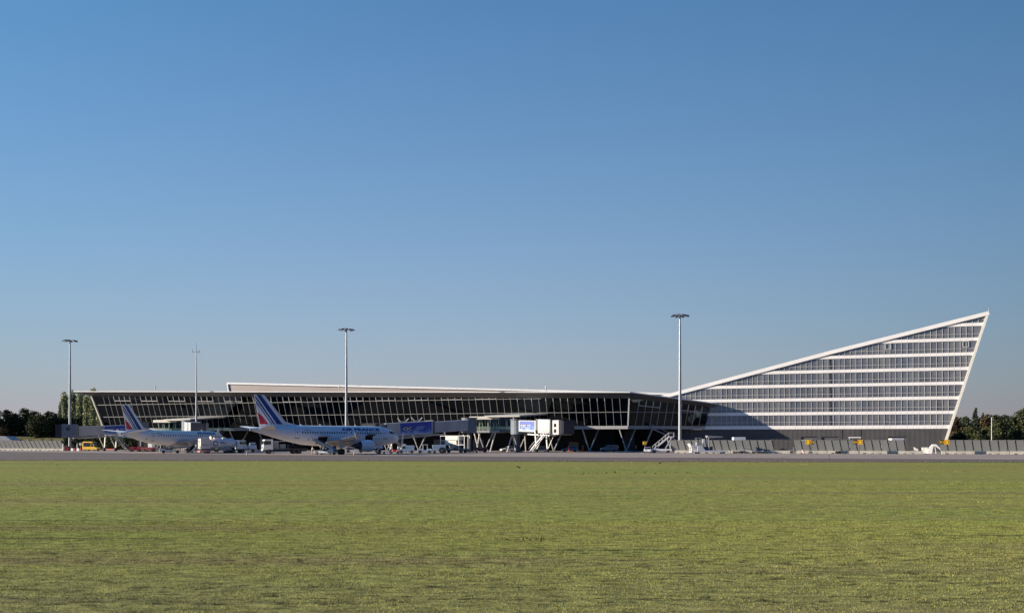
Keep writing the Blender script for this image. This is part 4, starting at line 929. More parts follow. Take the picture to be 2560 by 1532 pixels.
mb = MB(); mb.box(-5.3, -3.1, -1.2, 1.2, 1.1, 3.45); cb = mb.build('hose_cabinet', pm('cabinet_cream', (.62, .60, .53), .5, var=.12, scale=3), t, bevel=.05)
mb = MB(); mb.tube((-5.36, .2, 2.75), (-5.3, .2, 2.75), .42, n=18); mb.build('hose_reel', GREY, cb, smooth=True)
mb = MB(); mb.box(-5.36, -5.3, -1.0, .9, 1.75, 1.85); mb.box(-5.35, -5.3, -1.1, -.2, 1.2, 1.6); mb.box(-4.9, -3.4, -1.25, -1.2, 1.9, 2.0); mb.build('cabinet_trim', DGREY, cb)
mb = MB(); mb.bar((-5.4, -1.1, .45), (-5.4, 1.1, .45), .14, .3); mb.bar((-5.1, -1.25, .6), (-3.2, -1.25, .6), .1, .35); mb.build('rear_bumper', pm('red_white_guard', (.55, .25, .22), .5), t)
mb = MB(); mb.ball((-3.0, -.8, 3.75), .16, .16, .18); mb.tube((-3, -.8, 3.4), (-3, -.8, 3.62), .06); mb.build('beacon', BEACON, t, smooth=True)
mb = MB(); mb.tube((-2.95, -1.15, 1.3), (-2.95, -.9, 3.3), .09); mb.build('handrail', CREAM, t)
mb = MB(); mb.box(-.9, 1.8, -1.15, 1.15, .75, 1.25); mb.box(.2, 1.2, -1.2, -.6, .5, 1.7); mb.build('pump_gear', GREY, t)
truck_cab(None, t, 3.2, 5.4, 1.0, 3.1, pm('cab_white', (.70, .70, .67), .4))
wheels(t, (-3.6, 1.0, 2.2), (-1.02, 1.02), .52, .36); wheels(t, (4.4,), (-1.02, 1.02), .52, .34)
# second truck beyond the tanker
t = veh('service_truck', 'small pale service truck half hidden beyond the cab of the fuel tanker', 'truck', 617, 0, 15, Y=245)
mb = MB(); mb.box(-2.4, .6, -1.1, 1.1, .9, 1.7); mb.build('body', LBLUE, t, bevel=.05); truck_cab(None, t, .6, 2.4, .8, 2.5, pm('pale_van_paint', (.62, .66, .68), .4), 1.05); wheels(t, (-1.5, 1.5), (-.95, .95), .45)
# flatbed truck under the tail of the larger airliner
t = veh('flatbed_truck', 'white cab truck with loaded low bed facing away from the airliner tail', 'truck', 708, 0, 204, Y=217)
truck_cab(None, t, 2.4, 4.6, .95, 3.25, WHITE)
MB().box(-5.2, 2.4, -.5, .5, .65, .95).build('chassis', BLACK, t); MB().box(-5.4, 2.2, -1.2, 1.2, .95, 1.2).build('load_bed', DGREY, t)
mb = MB(); mb.box(1.2, 2.2, -1.15, 1.15, 1.2, 2.75); mb.box(-.4, 1.0, -1.0, 1.0, 1.2, 2.2); mb.build('pump_unit', pm('pump_grey', (.20, .21, .22), .5), t, bevel=.05)
MB().box(-.2, 2.2, -1.2, 1.2, 2.75, 2.9).build('roof', LGREY, t)
mb = MB(); mb.box(-5.0, -1.2, -1.1, 1.1, 1.2, 2.1); mb.build('crate', NEARBLACK, t); MB().box(-2.6, -1.7, -1.26, -1.2, .7, 1.5).build('toolbox', LGREY, t)
wheels(t, (3.3, -2.2, -3.4), (-1.05, 1.05), .52, .34)
# tugs and carts by the nose
t = veh('ground_power_unit', 'pale blue box shaped service van standing ahead of the airliner nose', 'service van', 1016, 1132.5, 183)
mb = MB(); mb.prism([(-1.9, .4), (-1.9, 1.85), (1.0, 1.85), (1.25, 1.0), (2.0, .85), (2.05, .4)], -.9, .9); b = mb.build('body', LBLUE, t, bevel=.06)
mb = MB(); mb.poly([(.2, -.915, 1.15), (.95, -.915, 1.1), (.85, -.915, 1.65), (.2, -.915, 1.65)]); mb.poly([(.2, .915, 1.15), (.95, .915, 1.1), (.85, .915, 1.65), (.2, .915, 1.65)]); mb.build('window', VGLASS, b, norm=False)
MB().box(.1, 1.0, -.4, .4, 1.85, 2.15).build('roof_unit', CREAM, b); mb = MB(); mb.box(-1.4, -.1, -.93, -.9, .95, 1.1); mb.build('side_strip', BLUEP, b)
wheels(t, (-1.3, 1.2), (-.8, .8), .34)
def tug(label, px, Y, hdg, paint, group=None):
    t = veh('baggage_tug', label, 'tug', px, 0, hdg, Y, group)
    mb = MB(); mb.prism([(-1.7, .35), (-1.7, 1.05), (-.6, 1.1), (-.5, .75), (.1, .75), (.3, 1.15), (1.6, 1.05), (1.7, .35)], -.75, .75); mb.build('body', paint, t, bevel=.06)
    mb = MB()
    for x, y in ((-.6, -.65), (-.6, .65), (.45, -.65), (.45, .65)): mb.bar((x, y, 1.0), (x, y, 2.0), .09)
    mb.box(-.75, .6, -.75, .75, 2.0, 2.1); mb.build('canopy', CREAM, t)
    mb = MB(); mb.box(-.5, .1, -.55, .55, .75, .95); mb.box(-.6, -.45, -.55, .55, .9, 1.5); mb.build('driver_seat', BLACK, t)
    wheels(t, (-1.1, 1.1), (-.68, .68), .36); return t
tug('pale blue baggage tug with cream canopy towing a box trailer', 1062, 226, 181, LBLUE)
t = veh('box_trailer', 'pale blue box trailer with one very large wheel behind the tug', 'trailer', 1097, 0, 181, Y=224.5)
mb = MB(); mb.prism([(-1.6, .6), (-1.6, 2.0), (1.5, 2.0), (1.3, .6)], -.85, .85); mb.build('body', LBLUE, t, bevel=.06); MB().bar((1.4, 0, .6), (2.3, 0, .5), .1).build('drawbar', DGREY, t)
wheels(t, (-.8,), (-.9, .9), .74, .3); wheels(t, (1.0,), (-.8, .8), .3, .2)
# high loader with white panels, tucked below the docked bridge
t = veh('catering_high_loader', 'tall cream high loader with railed platforms and stair under the docked jet bridge', 'high loader', 1137, 0, 150, Y=233)
mb = MB(); mb.box(-3.4, 3.6, -1.1, 1.1, .6, .95); mb.build('chassis', DGREY, t)
mb = MB(); mb.box(-1.2, 2.2, -1.15, 1.15, 2.0, 3.0); mb.box(-1.6, 2.0, -1.15, 1.15, 3.1, 4.2); mb.build('cargo_box', pm('loader_cream', (.70, .67, .58), .5, var=.14, scale=2.5), t, bevel=.04)
mb = MB()
for x in (-3.5, -1.9, 3.4):
    for y in (-1.15, 1.15): mb.bar((x, y, .9), (x, y, 4.2), .14)
for y in (-1.15, 1.15):
    mb.bar((-3.5, y, 4.15), (3.4, y, 4.15), .12); mb.bar((2.0, y, 3.0), (3.4, y, 3.0), .12); mb.bar((-3.5, y, 2.0), (-1.2, y, 2.0), .12)
mb.build('platform_rail', CREAM, t)
mb = MB()
for y in (-.9, .9): mb.bar((-2.4, y, .9), (1.8, y, 2.1), .2); mb.bar((1.8, y, .9), (-2.4, y, 2.1), .2)
mb.build('scissor_lift', GREY, t)
mb = MB(); mb.bar((-.6, -1.35, 2.6), (-3.0, -1.5, .3), .16, .3); mb.bar((-.6, -1.9, 2.6), (-3.0, -2.05, .3), .16, .3); mb.bar((.2, -1.3, 3.1), (-1.9, -1.3, 4.4), .5, .16); mb.build('access_stair', STEEL, t)
mb = MB(); mb.box(-1.4, .3, -1.2, -1.15, 3.2, 3.7); mb.box(1.2, 2.1, -1.2, -1.15, 3.3, 3.8); mb.build('panel', DGREY, t)
wheels(t, (-2.4, 2.4), (-.95, .95), .45)
# red hose cart below the walkway
t = veh('red_hose_cart', 'low red cart with drum standing beneath the raking white legs', 'cart', 1202, 1131, 180)
mb = MB(); mb.box(-1.6, 1.5, -.7, .7, .35, .6); mb.build('frame', REDP, t); mb = MB(); mb.tube((-1.1, -.7, .95), (-1.1, .7, .95), .6, n=18); mb.build('hose_drum', REDP, t, smooth=True); MB().box(.1, 1.3, -.6, .6, .6, 1.35).build('cabinet', REDP, t, bevel=.05)
wheels(t, (-1.0, 1.0), (-.65, .65), .3)
t = veh('red_hose_cart', 'dull red cart partly hidden behind the smaller airliner fuselage', 'cart', 265 + 74, 0, 180, Y=262)
mb = MB(); mb.box(-1.6, 1.5, -.7, .7, .35, .6); mb.build('frame', REDP, t); mb = MB(); mb.tube((-1.1, -.7, .95), (-1.1, .7, .95), .6, n=18); mb.build('hose_drum', REDP, t, smooth=True); MB().box(.1, 1.3, -.6, .6, .6, 1.35).build('cabinet', REDP, t, bevel=.05)
wheels(t, (-1.0, 1.0), (-.65, .65), .3)
t = veh('red_tow_tractor', 'dark red tow tractor with white cab beneath the smaller airliner', 'tractor', 372, 0, 170, Y=258)
mb = MB(); mb.prism([(-1.7, .4), (-1.7, 1.2), (1.2, 1.2), (1.7, .9), (1.7, .4)], -.9, .9); mb.build('body', pm('dark_red_paint', (.20, .015, .02), .45), t, bevel=.05); MB().box(-1.4, -.2, -.75, .75, 1.2, 2.3).build('cab', WHITE, t, bevel=.06); wheels(t, (-1.0, 1.0), (-.85, .85), .45)
# steps by the tanker
t = veh('maintenance_steps', 'small white wheeled steps standing behind the tail of the fuel tanker', 'steps', 491, 1132.5, 12)
mb = MB()
for y in (-.55, .55):
    mb.bar((-1.3, y, .15), (.3, y, 2.0), .1, .18); mb.bar((.3, y, 0.1), (.3, y, 3.2), .1); mb.bar((1.1, y, .1), (1.1, y, 3.2), .1); mb.bar((.3, y, 3.15), (1.1, y, 3.15), .1); mb.bar((.3, y, 2.6), (1.1, y, 2.6), .07); mb.bar((.3, y, 1.0), (1.1, y, 1.0), .08)
for q in range(7): mb.box(-1.3 + q * .23, -1.08 + q * .23, -.55, .55, .2 + q * .26, .25 + q * .26)
mb.box(.25, 1.15, -.6, .6, 1.95, 2.05); mb.build('stair_frame', CREAM, t); wheels(t, (-.9, .9), (-.5, .5), .16, .1)
# passenger stair truck
t = veh('passenger_stair_truck', 'white pickup truck carrying passenger stairs next to the end blast fence panel', 'stair truck', 1652, 0, 176, Y=232)
mb = MB(); mb.prism([(-2.6, .45), (-2.6, 1.0), (.6, 1.0), (.7, 1.1), (1.6, 1.1), (2.5, .95), (2.6, .45)], -.92, .92); mb.build('body', WHITE, t, bevel=.06)
mb = MB(); greenhouse(mb, 1.05, 1.75, 1.75, .5, 1.15, .6, .86, .72); cb = mb.build('cab', WHITE, t, bevel=.05)
mb = MB()
for s in (-1, 1): mb.poly([(.62, s * .87, 1.12), (1.55, s * .87, 1.12), (1.12, s * .765, 1.66), (.66, s * .765, 1.66)])
mb.poly([(1.78, -.75, 1.1), (1.78, .75, 1.1), (1.22, .65, 1.7), (1.22, -.65, 1.7)]); mb.build('window', VGLASS, cb, norm=False)
mb = MB()
for y in (-.7, .7):
    mb.bar((2.0, y, .6), (-1.9, y, 3.9), .12, .3); mb.bar((2.0, y, 1.6), (-1.9, y, 4.9), .07); mb.bar((-1.9, y, 3.9), (-3.1, y, 3.9), .12, .2); mb.bar((-1.9, y, 4.9), (-3.1, y, 4.9), .07)
    for q in range(6): p = Vector((2.0, y, .6)).lerp(Vector((-1.9, y, 3.9)), q / 5); mb.bar(p, p + Vector((0, 0, 1)), .06)
    mb.bar((-3.1, y, 3.9), (-3.1, y, 4.9), .07); mb.bar((-2.3, y, 1.0), (-2.3, y, 3.9), .1); mb.bar((-1.0, y, .9), (-2.6, y, 3.8), .12); mb.bar((-2.5, y, .5), (-1.5, y, 3.4), .12)
for q in range(16): p = Vector((2.0, 0, .6)).lerp(Vector((-1.9, 0, 3.9)), q / 15); mb.box(p.x - .14, p.x + .14, -.7, .7, p.z, p.z + .04)
mb.box(-3.1, -1.9, -.7, .7, 3.85, 3.95); mb.build('stair_flight', pm('stair_white', (.70, .68, .66), .5), t)
wheels(t, (-1.7, 1.6), (-.82, .82), .36)
car('white hatchback facing the grass ahead of the passenger stair truck', 1619, 0, 262, WHITE, Y=231.5, L_=3.8)
# cargo loader
t = veh('cargo_loader', 'white low bed cargo loader with driver post and raised canopy before the blast fence', 'cargo loader', 1772, 0, 182, Y=223)
mb = MB(); mb.prism([(-4.1, .3), (-4.1, .72), (1.0, .72), (2.0, 1.75), (3.0, 1.75), (3.0, .3)], -1.35, 1.35); mb.build('body', WHITE, t, bevel=.05)
mb = MB(); mb.prism([(3.0, 1.5), (3.0, 1.85), (4.2, 1.95), (4.6, 2.3), (4.7, 2.1), (4.35, 1.5)], -1.3, 1.3); mb.box(3.0, 4.3, -1.3, 1.3, .3, .5); mb.bar((4.2, -1.25, .4), (4.2, -1.25, 1.6), .22); mb.bar((4.2, 1.25, .4), (4.2, 1.25, 1.6), .22); mb.bar((3.1, -1.25, .4), (3.4, -1.25, 1.6), .2); mb.box(3.1, 4.0, -1.0, 1.0, .75, 1.2); mb.build('front_frame', WHITE, t)
mb = MB(); mb.box(2.1, 2.9, -1.38, -1.35, 1.0, 1.45); mb.box(3.2, 3.9, -1.38, -1.35, .55, .8); mb.box(3.2, 4.0, -1.38, -1.35, 1.15, 1.5); mb.build('panel', GREY, t)
mb = MB(); mb.box(1.9, 2.9, -1.0, .4, 1.75, 2.6); mb.build('engine_housing', GREY, t)
mb = MB()
for y in (-1.1, .5):
    mb.bar((2.9, y, 2.5), (2.9, y, 3.6), .07); mb.bar((1.8, y, 2.5), (1.8, y, 3.6), .07); mb.bar((1.8, y, 3.6), (2.9, y, 3.6), .07); mb.bar((1.8, y, 3.1), (2.9, y, 3.1), .05)
mb.build('guard_rail', LGREY, t)
mb = MB(); mb.bar((.1, -.9, .7), (.25, -.9, 3.9), .22); mb.bar((.1, .9, .7), (.25, .9, 3.9), .22); mb.prism([(.6, 4.15), (.5, 3.8), (-.3, 3.6), (-2.9, 3.75), (-3.0, 3.95)], -1.1, 1.1); mb.build('canopy', GREY, t)
mb = MB(); mb.box(-.9, .9, -1.0, .2, .72, 1.6); mb.build('driver_platform', pm('seat_blue', (.05, .07, .12), .7), t)
MB().box(.75, 1.2, -1.2, -.8, 2.2, 3.4).build('marker_board', WHITE, t); MB().bar((.98, -1.0, .8), (.98, -1.0, 2.3), .1).build('marker_post', GREY, t)
wheels(t, (2.7, -3.2), (-1.2, 1.2), .32)
# vehicles beyond the fences on the office side
def box_truck(label, px, Y, hdg, H=3.6, L_=6.0, paint=WHITE):
    t = veh('box_truck', label, 'truck', px, 0, hdg, Y); mb = MB(); mb.box(-L_ / 2, L_ / 2 - 2, -1.1, 1.1, .9, H); mb.build('cargo_box', paint, t, bevel=.05); truck_cab(None, t, L_ / 2 - 1.9, L_ / 2, .8, 2.7, paint, 1.05); wheels(t, (-L_ / 2 + 1.2, L_ / 2 - 1), (-.95, .95), .42); return t
box_truck('pale box truck in shade behind the blast fence and the white cargo loader', 1838, 267, 180, 4.0, 5.3, pm('pale_van_paint', (.62, .66, .68), .4))
box_truck('white box truck with its roof showing over the fence beside the wide dock door', 2231, 250, 180, 3.6, 5.2)
t = veh('shelter_canopy', 'flat white canopy on thin posts behind the fence beside the middle stand sign', 'shelter', 2137, 0, 162, Y=252)
mb = MB(); mb.box(-1.5, 1.5, -1, 1, 3.75, 3.95); mb.build('roof', WHITE, t)
for x in (-1.35, 1.35): mb = MB(); mb.bar((x, -.9, 0), (x, -.9, 3.75), .16); mb.build('post', WHITE, t)
t = veh('glass_shelter', 'long greenish glass shelter against the grey wall behind the blast fence', 'shelter', 2106, 0, 162, Y=254)
mb = MB(); mb.box(-2.6, 2.6, -.8, .8, 3.3, 3.42); mb.build('roof', DGREY, t); mb = MB(); mb.box(-2.5, 2.5, -.75, -.7, .2, 3.3); mb.build('glass_wall', pm('shelter_glass', (.16, .21, .20), .1), t)
mb = MB(); [mb.bar((x, -.8, 0), (x, -.8, 3.3), .1) for x in (-2.5, -.9, .8, 2.5)]; mb.build('frame', DGREY, t)
t = veh('flat_trailer_roof', 'white topped trolley whose flat roof shows above the fence by the end stand sign', 'trolley', 2016, 0, 162, Y=243); t.name = 'covered_trolley'
mb = MB(); mb.box(-1.4, 1.4, -.8, .8, 3.05, 3.2); mb.build('roof', WHITE, t); mb = MB(); mb.box(-1.3, 1.3, -.75, .75, .5, .8); mb.build('deck', GREY, t); mb = MB(); [mb.bar((x, y, .8), (x, y, 3.05), .07) for x in (-1.25, 1.25) for y in (-.7, .7)]; mb.build('frame', GREY, t); wheels(t, (-.9, .9), (-.6, .6), .28, .15)
t = veh('baggage_dolly', 'empty flat baggage dolly standing in the gap between the fence rows', 'dolly', 1969, 0, 172, Y=232)
mb = MB(); mb.box(-1.4, 1.4, -.7, .7, .5, .62); mb.build('deck', LGREY, t); mb = MB(); mb.bar((-1.35, -.65, .6), (-1.35, -.65, 1.3), .07); mb.bar((-1.35, .65, .6), (-1.35, .65, 1.3), .07); mb.bar((-1.35, -.65, 1.3), (-1.35, .65, 1.3), .07); mb.build('end_rail', GREY, t); wheels(t, (-.95, .95), (-.55, .55), .25, .14)
for px, Y, l in ((1845, 226, 'empty flat baggage dolly just past the tail of the white cargo loader'), (1893, 224, 'empty flat baggage dolly touching the pale concrete blocks past the cargo loader')):
    d_ = dup(t, GD(px, Y), R(168), l)
# ------------------------------------------------------------------ people
def skin_mesh(name, chains, mat, parent=None):
    bm = bmesh.new(); sk = bm.verts.layers.skin.verify(); cache = {}
    first = True
    for ch in chains:
        prev = None
        for (p, r) in ch:
            key = tuple(round(c, 4) for c in p)
            if key not in cache:
                v = bm.verts.new(p); rr = r if isinstance(r, tuple) else (r, r); v[sk].radius = rr; cache[key] = v
                if first: v[sk].use_root = True; first = False
            v = cache[key]
            if prev is not None and v is not prev and bm.edges.get((prev, v)) is None: bm.edges.new((prev, v))
            prev = v
    me = bpy.data.meshes.new(name); bm.to_mesh(me); bm.free(); me.materials.append(mat)
    o = bpy.data.objects.new(name, me); C.objects.link(o)
    m = o.modifiers.new('Skin', 'SKIN'); m.use_smooth_shade = True
    s = o.modifiers.new('Subdivision', 'SUBSURF'); s.levels = 1; s.render_levels = 1
    if parent: o.parent = parent
    return o
def person(label, px, Y, hdg, jacket, trousers, stride=.12, bend=0.0, reach=0.0):
    p = GD(px, Y)
    fx = stride
    pel = (0, 0, .95); ch = (bend * .35, 0, 1.22); sh = (bend * .62, 0, 1.42); nk = (bend * .72, 0, 1.50); hd0 = (bend * .8 + .01, 0, 1.58); hd1 = (bend * .85 + .02, 0, 1.70); hd2 = (bend * .87 + .02, 0, 1.77)
    legs = []; arms = []; jl = []; tl = []
    for s, f in ((1, fx), (-1, -fx)):
        hip = (0, s * .09, .92); kn = (f * .6 + .03, s * .10, .50); an = (f, s * .10, .09); toe = (f + .17, s * .12, .04)
        legs.append([(pel, .12), (hip, .085), (kn, .055), (an, .042), (toe, .035)]); tl.append([(pel, (.155, .13)), (hip, .105), (kn, .075), ((f, s * .10, .13), .062)])
        shd = (sh[0], s * .19, 1.40); el = (sh[0] + .04 + reach * .15 - f * .25, s * .25, 1.14 + reach * .1); wr = (sh[0] + .13 + reach * .35 - f * .4, s * .24, .92 + reach * .32); pa = (wr[0] + .03, s * .24, wr[2] - .07)
        arms.append([(sh, .10), (shd, .058), (el, .042), (wr, .03), (pa, .036)]); jl.append([(sh, (.14, .11)), (shd, .078), (el, .062), (wr, .05)])
        for q in range(4):
            a = (pa[0] + .015 * (q - 1.5), pa[1] + s * .004, pa[2] - .045); b = (a[0] + .012, a[1] - s * .008, a[2] - .04 - .008 * (1.5 - abs(q - 1.5))); arms.append([(pa, .036), (a, .0095), (b, .008)])
        arms.append([(pa, .036), (pa[0] + .035, pa[1] - s * .012, pa[2] - .02) and ((pa[0] + .035, pa[1] - s * .012, pa[2] - .02), .0105), ((pa[0] + .05, pa[1] - s * .015, pa[2] - .05), .009)])
    torso = [(pel, .12), (ch, .115), (sh, .10), (nk, .055), (hd0, .075), (hd1, .095), (hd2, .06)]
    nose_ = [(hd1, .095), ((hd1[0] + .115, 0, hd1[2] - .035), .014)]
    ears = [[(hd1, .095), ((hd1[0], s * .098, hd1[2] - .03), .014)] for s in (1, -1)]
    body = skin_mesh('person', [torso] + legs + arms + [nose_] + ears, SKIN); body.location = p; body.rotation_euler = (0, 0, R(hdg)); tag(body, label, 'person')
    skin_mesh('jacket', [[((pel[0], 0, .90), (.15, .13)), (ch, (.16, .125)), (sh, (.14, .11)), ((nk[0], 0, 1.47), (.085, .075))]] + jl, jacket, body)
    skin_mesh('trousers', tl, trousers, body)
    skin_mesh('hair', [[((hd1[0] - .03, 0, hd1[2] - .02), .085), ((hd2[0] - .02, 0, hd2[2] + .01), .075)]], HAIRM, body)
    for s, f in ((1, fx), (-1, -fx)):
        skin_mesh('shoe', [[((f - .05, s * .10, .05), .048), ((f + .08, s * .11, .045), .048), ((f + .19, s * .12, .04), .036)]], BLACK, body)
    return body
person('worker in red orange overalls walking beside the blue grey estate car', 1422, 250, 200, ORANGE, ORANGE, .2)
person('worker in dark top and orange trousers standing by a lone traffic cone', 1457, 254, 270, NAVY, ORANGE, .05)
person('worker in orange vest and dark trousers standing at the grey people carrier', 1546, 254, 180, ORANGE, NAVY, .08)
person('worker in shade-darkened orange vest standing in shade beyond the angled columns', 1590, 262, 230, pm('shade_orange', (.55, .10, .03), .9), NAVY, .05)  # hi-vis orange repeated darker, with the shade put into its colour
person('worker in white shirt and pale trousers standing at the upper end of the belt loader', 780, 211, 15, WHITE, pm('pale_trousers', (.5, .5, .5), .9), .06, .1, .6)
person('worker in white vest bending at the nose wheel of the larger airliner', 951, 213, 170, WHITE, NAVY, .1, .35, .5)
person('worker in white vest pushing a trolley ahead of the larger airliner', 977, 219, 20, WHITE, NAVY, .16, .1, .8)

# ------------------------------------------------------------------ small apron things
t = veh('equipment_trolley', 'cluttered red and white equipment trolley below the airliner nose', 'trolley', 986, 0, 175, Y=221)
mb = MB(); mb.box(-1.2, 1.2, -.6, .6, .4, .52); mb.build('deck', DGREY, t); MB().box(-.3, .2, -.5, .5, .52, .95).build('red_cabinet', REDP, t); mb = MB(); mb.box(.55, 1.1, -.5, .5, .9, 1.5); mb.tube((-.8, -.4, .52), (-.8, -.4, 1.6), .18); mb.build('white_cabinet', WHITE, t); mb = MB(); mb.bar((-1.1, -.5, .5), (-1.1, -.5, 1.8), .07); mb.bar((-1.1, .5, .5), (-1.1, .5, 1.8), .07); mb.bar((-1.1, -.5, 1.8), (-1.1, .5, 1.8), .07); mb.build('handle', LGREY, t); wheels(t, (-.8, .8), (-.5, .5), .25, .12)
t = veh('tow_bar', 'white aircraft tow bar with small wheels under the nose gear', 'tow bar', 958, 0, 190, Y=214)
mb = MB(); mb.bar((-2.2, 0, .45), (1.6, 0, .55), .14); mb.build('bar', WHITE, t); MB().box(1.2, 1.9, -.35, .35, .45, .8).build('head', CREAM, t); wheels(t, (-.2,), (-.35, .35), .22, .12)
def cone(label, px, Y, group=None):
    t = thing('traffic_cone', label, 'cone', GD(px, Y), 0, group)
    MB().box(-.24, .24, -.24, .24, 0, .05).build('base', ORANGE, t); mb = MB(); mb.tube((0, 0, .05), (0, 0, .75), .18, .04, 12, 0); mb.tube((0, 0, .32), (0, 0, .50), .128, .095, 12, 1); mb.build('cone', [ORANGE, WHITE], t, smooth=True); return t
c0 = cone('orange and white traffic cone between the two workers in orange', 1444, 251)
MB().box(-1.6, -.3, -.2, .2, 0, .12).build('wheel_chock', ORANGE, thing('wheel_chock', 'long flat orange wheel chock lying by the traffic cone', 'chock', GD(1440, 251)))
def marker(label, px, py, group='apron edge markers'):
    t = thing('edge_marker', label, 'marker post', G(px, py), 0, group); mb = MB(); mb.tube((0, 0, 0), (0, 0, .7), .09, n=10, mi=0); mb.tube((0, 0, .3), (0, 0, .45), .095, n=10, mi=1); mb.build('post', [WHITE, REDP], t); MB().tube((0, 0, 0), (0, 0, .06), .22, n=12).build('base', BLACK, t); return t
m0 = marker('slim white marker post on the apron edge beside the tanker', 617, 1137.5)
for px, py, l in ((684, 1134.0, 'slim white marker post beside the front wheel of the flatbed truck'), (885, 1138, 'slim white marker post ahead of the main wheel of the larger airliner'), (1193, 1132, 'slim white marker post next to the red hose cart beneath the walkway'), (1220, 1132, 'slim white marker post in front of dark doorway past the red hose cart'), (1283, 1130.5, 'slim white marker post at the foot of the dark stair below the walkway')):
    dup(m0, G(px, py), label=l)
def plastic_barrier(label, px, Y):
    t = thing('plastic_barrier', label, 'barrier', GD(px, Y), R(-15), 'red and white barriers'); MB().box(-.8, 0, -.2, .2, 0, .8).build('white_half', WHITE, t, bevel=.08); MB().box(0, .8, -.2, .2, 0, .8).build('red_half', REDP, t, bevel=.08); return t
b0 = plastic_barrier('red and white plastic barrier close to the foot of the far mast', 184, 282); dup(b0, GD(199, 281), label='red and white plastic barrier beside the yellow service van')
t = thing('marker_board', 'square white board on a thin post near the yellow van', 'board', GD(201, 284)); MB().box(-.35, .35, -.03, .03, 1.6, 2.4).build('board', WHITE, t); MB().bar((0, .05, 0), (0, .05, 2.2), .08).build('post', GREY, t)
for px, h, l in ((158, 2.1, 'thick white bollard at the end of the fence row by the far mast'), (193, 2.2, 'slender white bollard standing between red and white barriers')):
    t = thing('white_bollard', l, 'bollard', GD(px, 283)); mb = MB(); mb.tube((0, 0, 0), (0, 0, h), .2 if px < 170 else .13, n=12, mi=0); mb.tube((0, 0, h - .5), (0, 0, h - .3), .205 if px < 170 else .135, n=12, mi=1); mb.build('post', [WHITE, GREY], t, smooth=True)
t = thing('red_cabinet', 'dark red cabinet behind the fence row end', 'cabinet', GD(168, 286)); MB().box(-.7, .7, -.4, .4, 0, 1.3).build('body', MATS['dark_red_paint'], t, bevel=.05); MB().box(-.75, .75, -.45, .45, 1.3, 1.38).build('lid', DGREY, t)
t = thing('white_tent', 'small white peaked tent cover in the gap between fence rows', 'tent', GD(2335, 221.5), R(-18))
mb = MB(); pr = [(-1.4, 0), (-1.35, 1.0), (-.35, 2.15), (.35, 2.15), (1.5, .95), (1.75, .15), (1.45, .2), (1.2, .95), (.2, 1.75), (-.2, 1.7), (-.55, 0)]
mb.prism(pr, -.9, .9); mb.build('cover', WHITE, t); mb = MB(); mb.bar((.35, -.7, 0), (.1, -.7, 1.75), .28, .12); mb.build('pole', WHITE, t)
t = thing('white_cabinet', 'square white cabinet standing beside the small peaked tent', 'cabinet', GD(2312, 222.5), R(-18)); MB().box(-.65, .55, -.6, .6, .05, 1.35).build('body', CREAM, t, bevel=.04); MB().box(-.7, .6, -.65, .65, 1.35, 1.42).build('lid', WHITE, t)
t = thing('small_speed_boat_cover', 'small pale triangular cover on dark stand at the fence row end', 'cover', GD(2290, 222.5), R(-18)); t.name = 'covered_pump'
mb = MB(); mb.prism([(-.4, .6), (-.45, 1.5), (.45, 1.0), (.45, .65)], -.35, .35); mb.build('cover', CREAM, t); MB().box(-.9, -.1, -.4, .4, 0, .75).build('stand', DGREY, t)
t = thing('striped_bollard', 'stubby red and white striped bollard before the concrete fence base', 'bollard', GD(2007, 221)); mb = MB(); [mb.tube((0, 0, .2 * k), (0, 0, .2 * k + .2), .17, n=12, mi=k % 2) for k in range(5)]; mb.build('post', [REDP, WHITE], t); dup(t, GD(2010.5, 220.5), label='lower red and white striped bollard touching its taller twin', scale=(1, 1, .6))
t = thing('rubble_heap', 'small brown heap leaning on the concrete base below the stand sign', 'heap', GD(2096, 219)); mb = MB(); mb.ball((0, 0, .15), .7, .4, .35); mb.ball((-.4, 0, .25), .4, .3, .4); mb.build('heap', pm('brown_rag', (.13, .08, .06), .9), t)
# yellow stand signs
def stand_sign(label, px, txt, yellow_first):
    Y = 244.4 / (1 + .33 * (px - CX) / F) - 3.6; t = thing('stand_sign', label, 'sign', GD(px, Y), R(-18.3), 'yellow aircraft stand signs')
    YS = pm('sign_yellow', (.75, .42, .015), .4, var=.03); z0, z1 = 2.2, 3.1; s = 1 if yellow_first else -1
    mb = MB(); mb.box(-.95, .95, -.08, .08, z0, z1); mb.build('panel', NEARBLACK, t)
    xa, xb = (-.95, 0.05) if yellow_first else (-.05, .95)
    mb = MB(); mb.box(xa, xb, -.11, -.06, z0 - .06, z1 + .06); yb = mb.build('yellow_plate', YS, t)
    mb = MB()
    for q in ((xa + .12, xb - .12, z0 + .08, z0 + .15), (xa + .12, xb - .12, z1 - .15, z1 - .08), (xa + .12, xa + .19, z0 + .08, z1 - .08), (xb - .19, xb - .12, z0 + .08, z1 - .08)): mb.box(q[0], q[1], -.13, -.11, q[2], q[3])
    mb.build('border', NEARBLACK, yb)
    l0 = .14 if yellow_first else -.88
    lettering('lettering', txt, .72, .5, lambda u, v: (l0 + u, -.1, z0 + .2 + v), YS, t, .02)
    mb = MB(); mb.tube((.3, .0, 0), (.3, .0, z0), .07, n=8); mb.build('post', DGREY, t)
    return t
stand_sign('yellow and black stand sign reading B13 with its yellow plate first', 2025, 'B13', True)
stand_sign('yellow and black stand sign reading B14 midway along the fence', 2145, 'B14', False)
stand_sign('yellow and black stand sign reading B15 below the slanted office end', 2361, 'B15', False)
t = thing('yellow_lamp_box', 'yellow box sign on a post beside the white hatchback', 'sign', GD(1612, 238)); MB().box(-.45, .45, -.2, .2, 2.0, 2.8).build('box', YELP, t, bevel=.04); MB().bar((0, 0, 0), (0, 0, 2.0), .1).build('post', GREY, t)

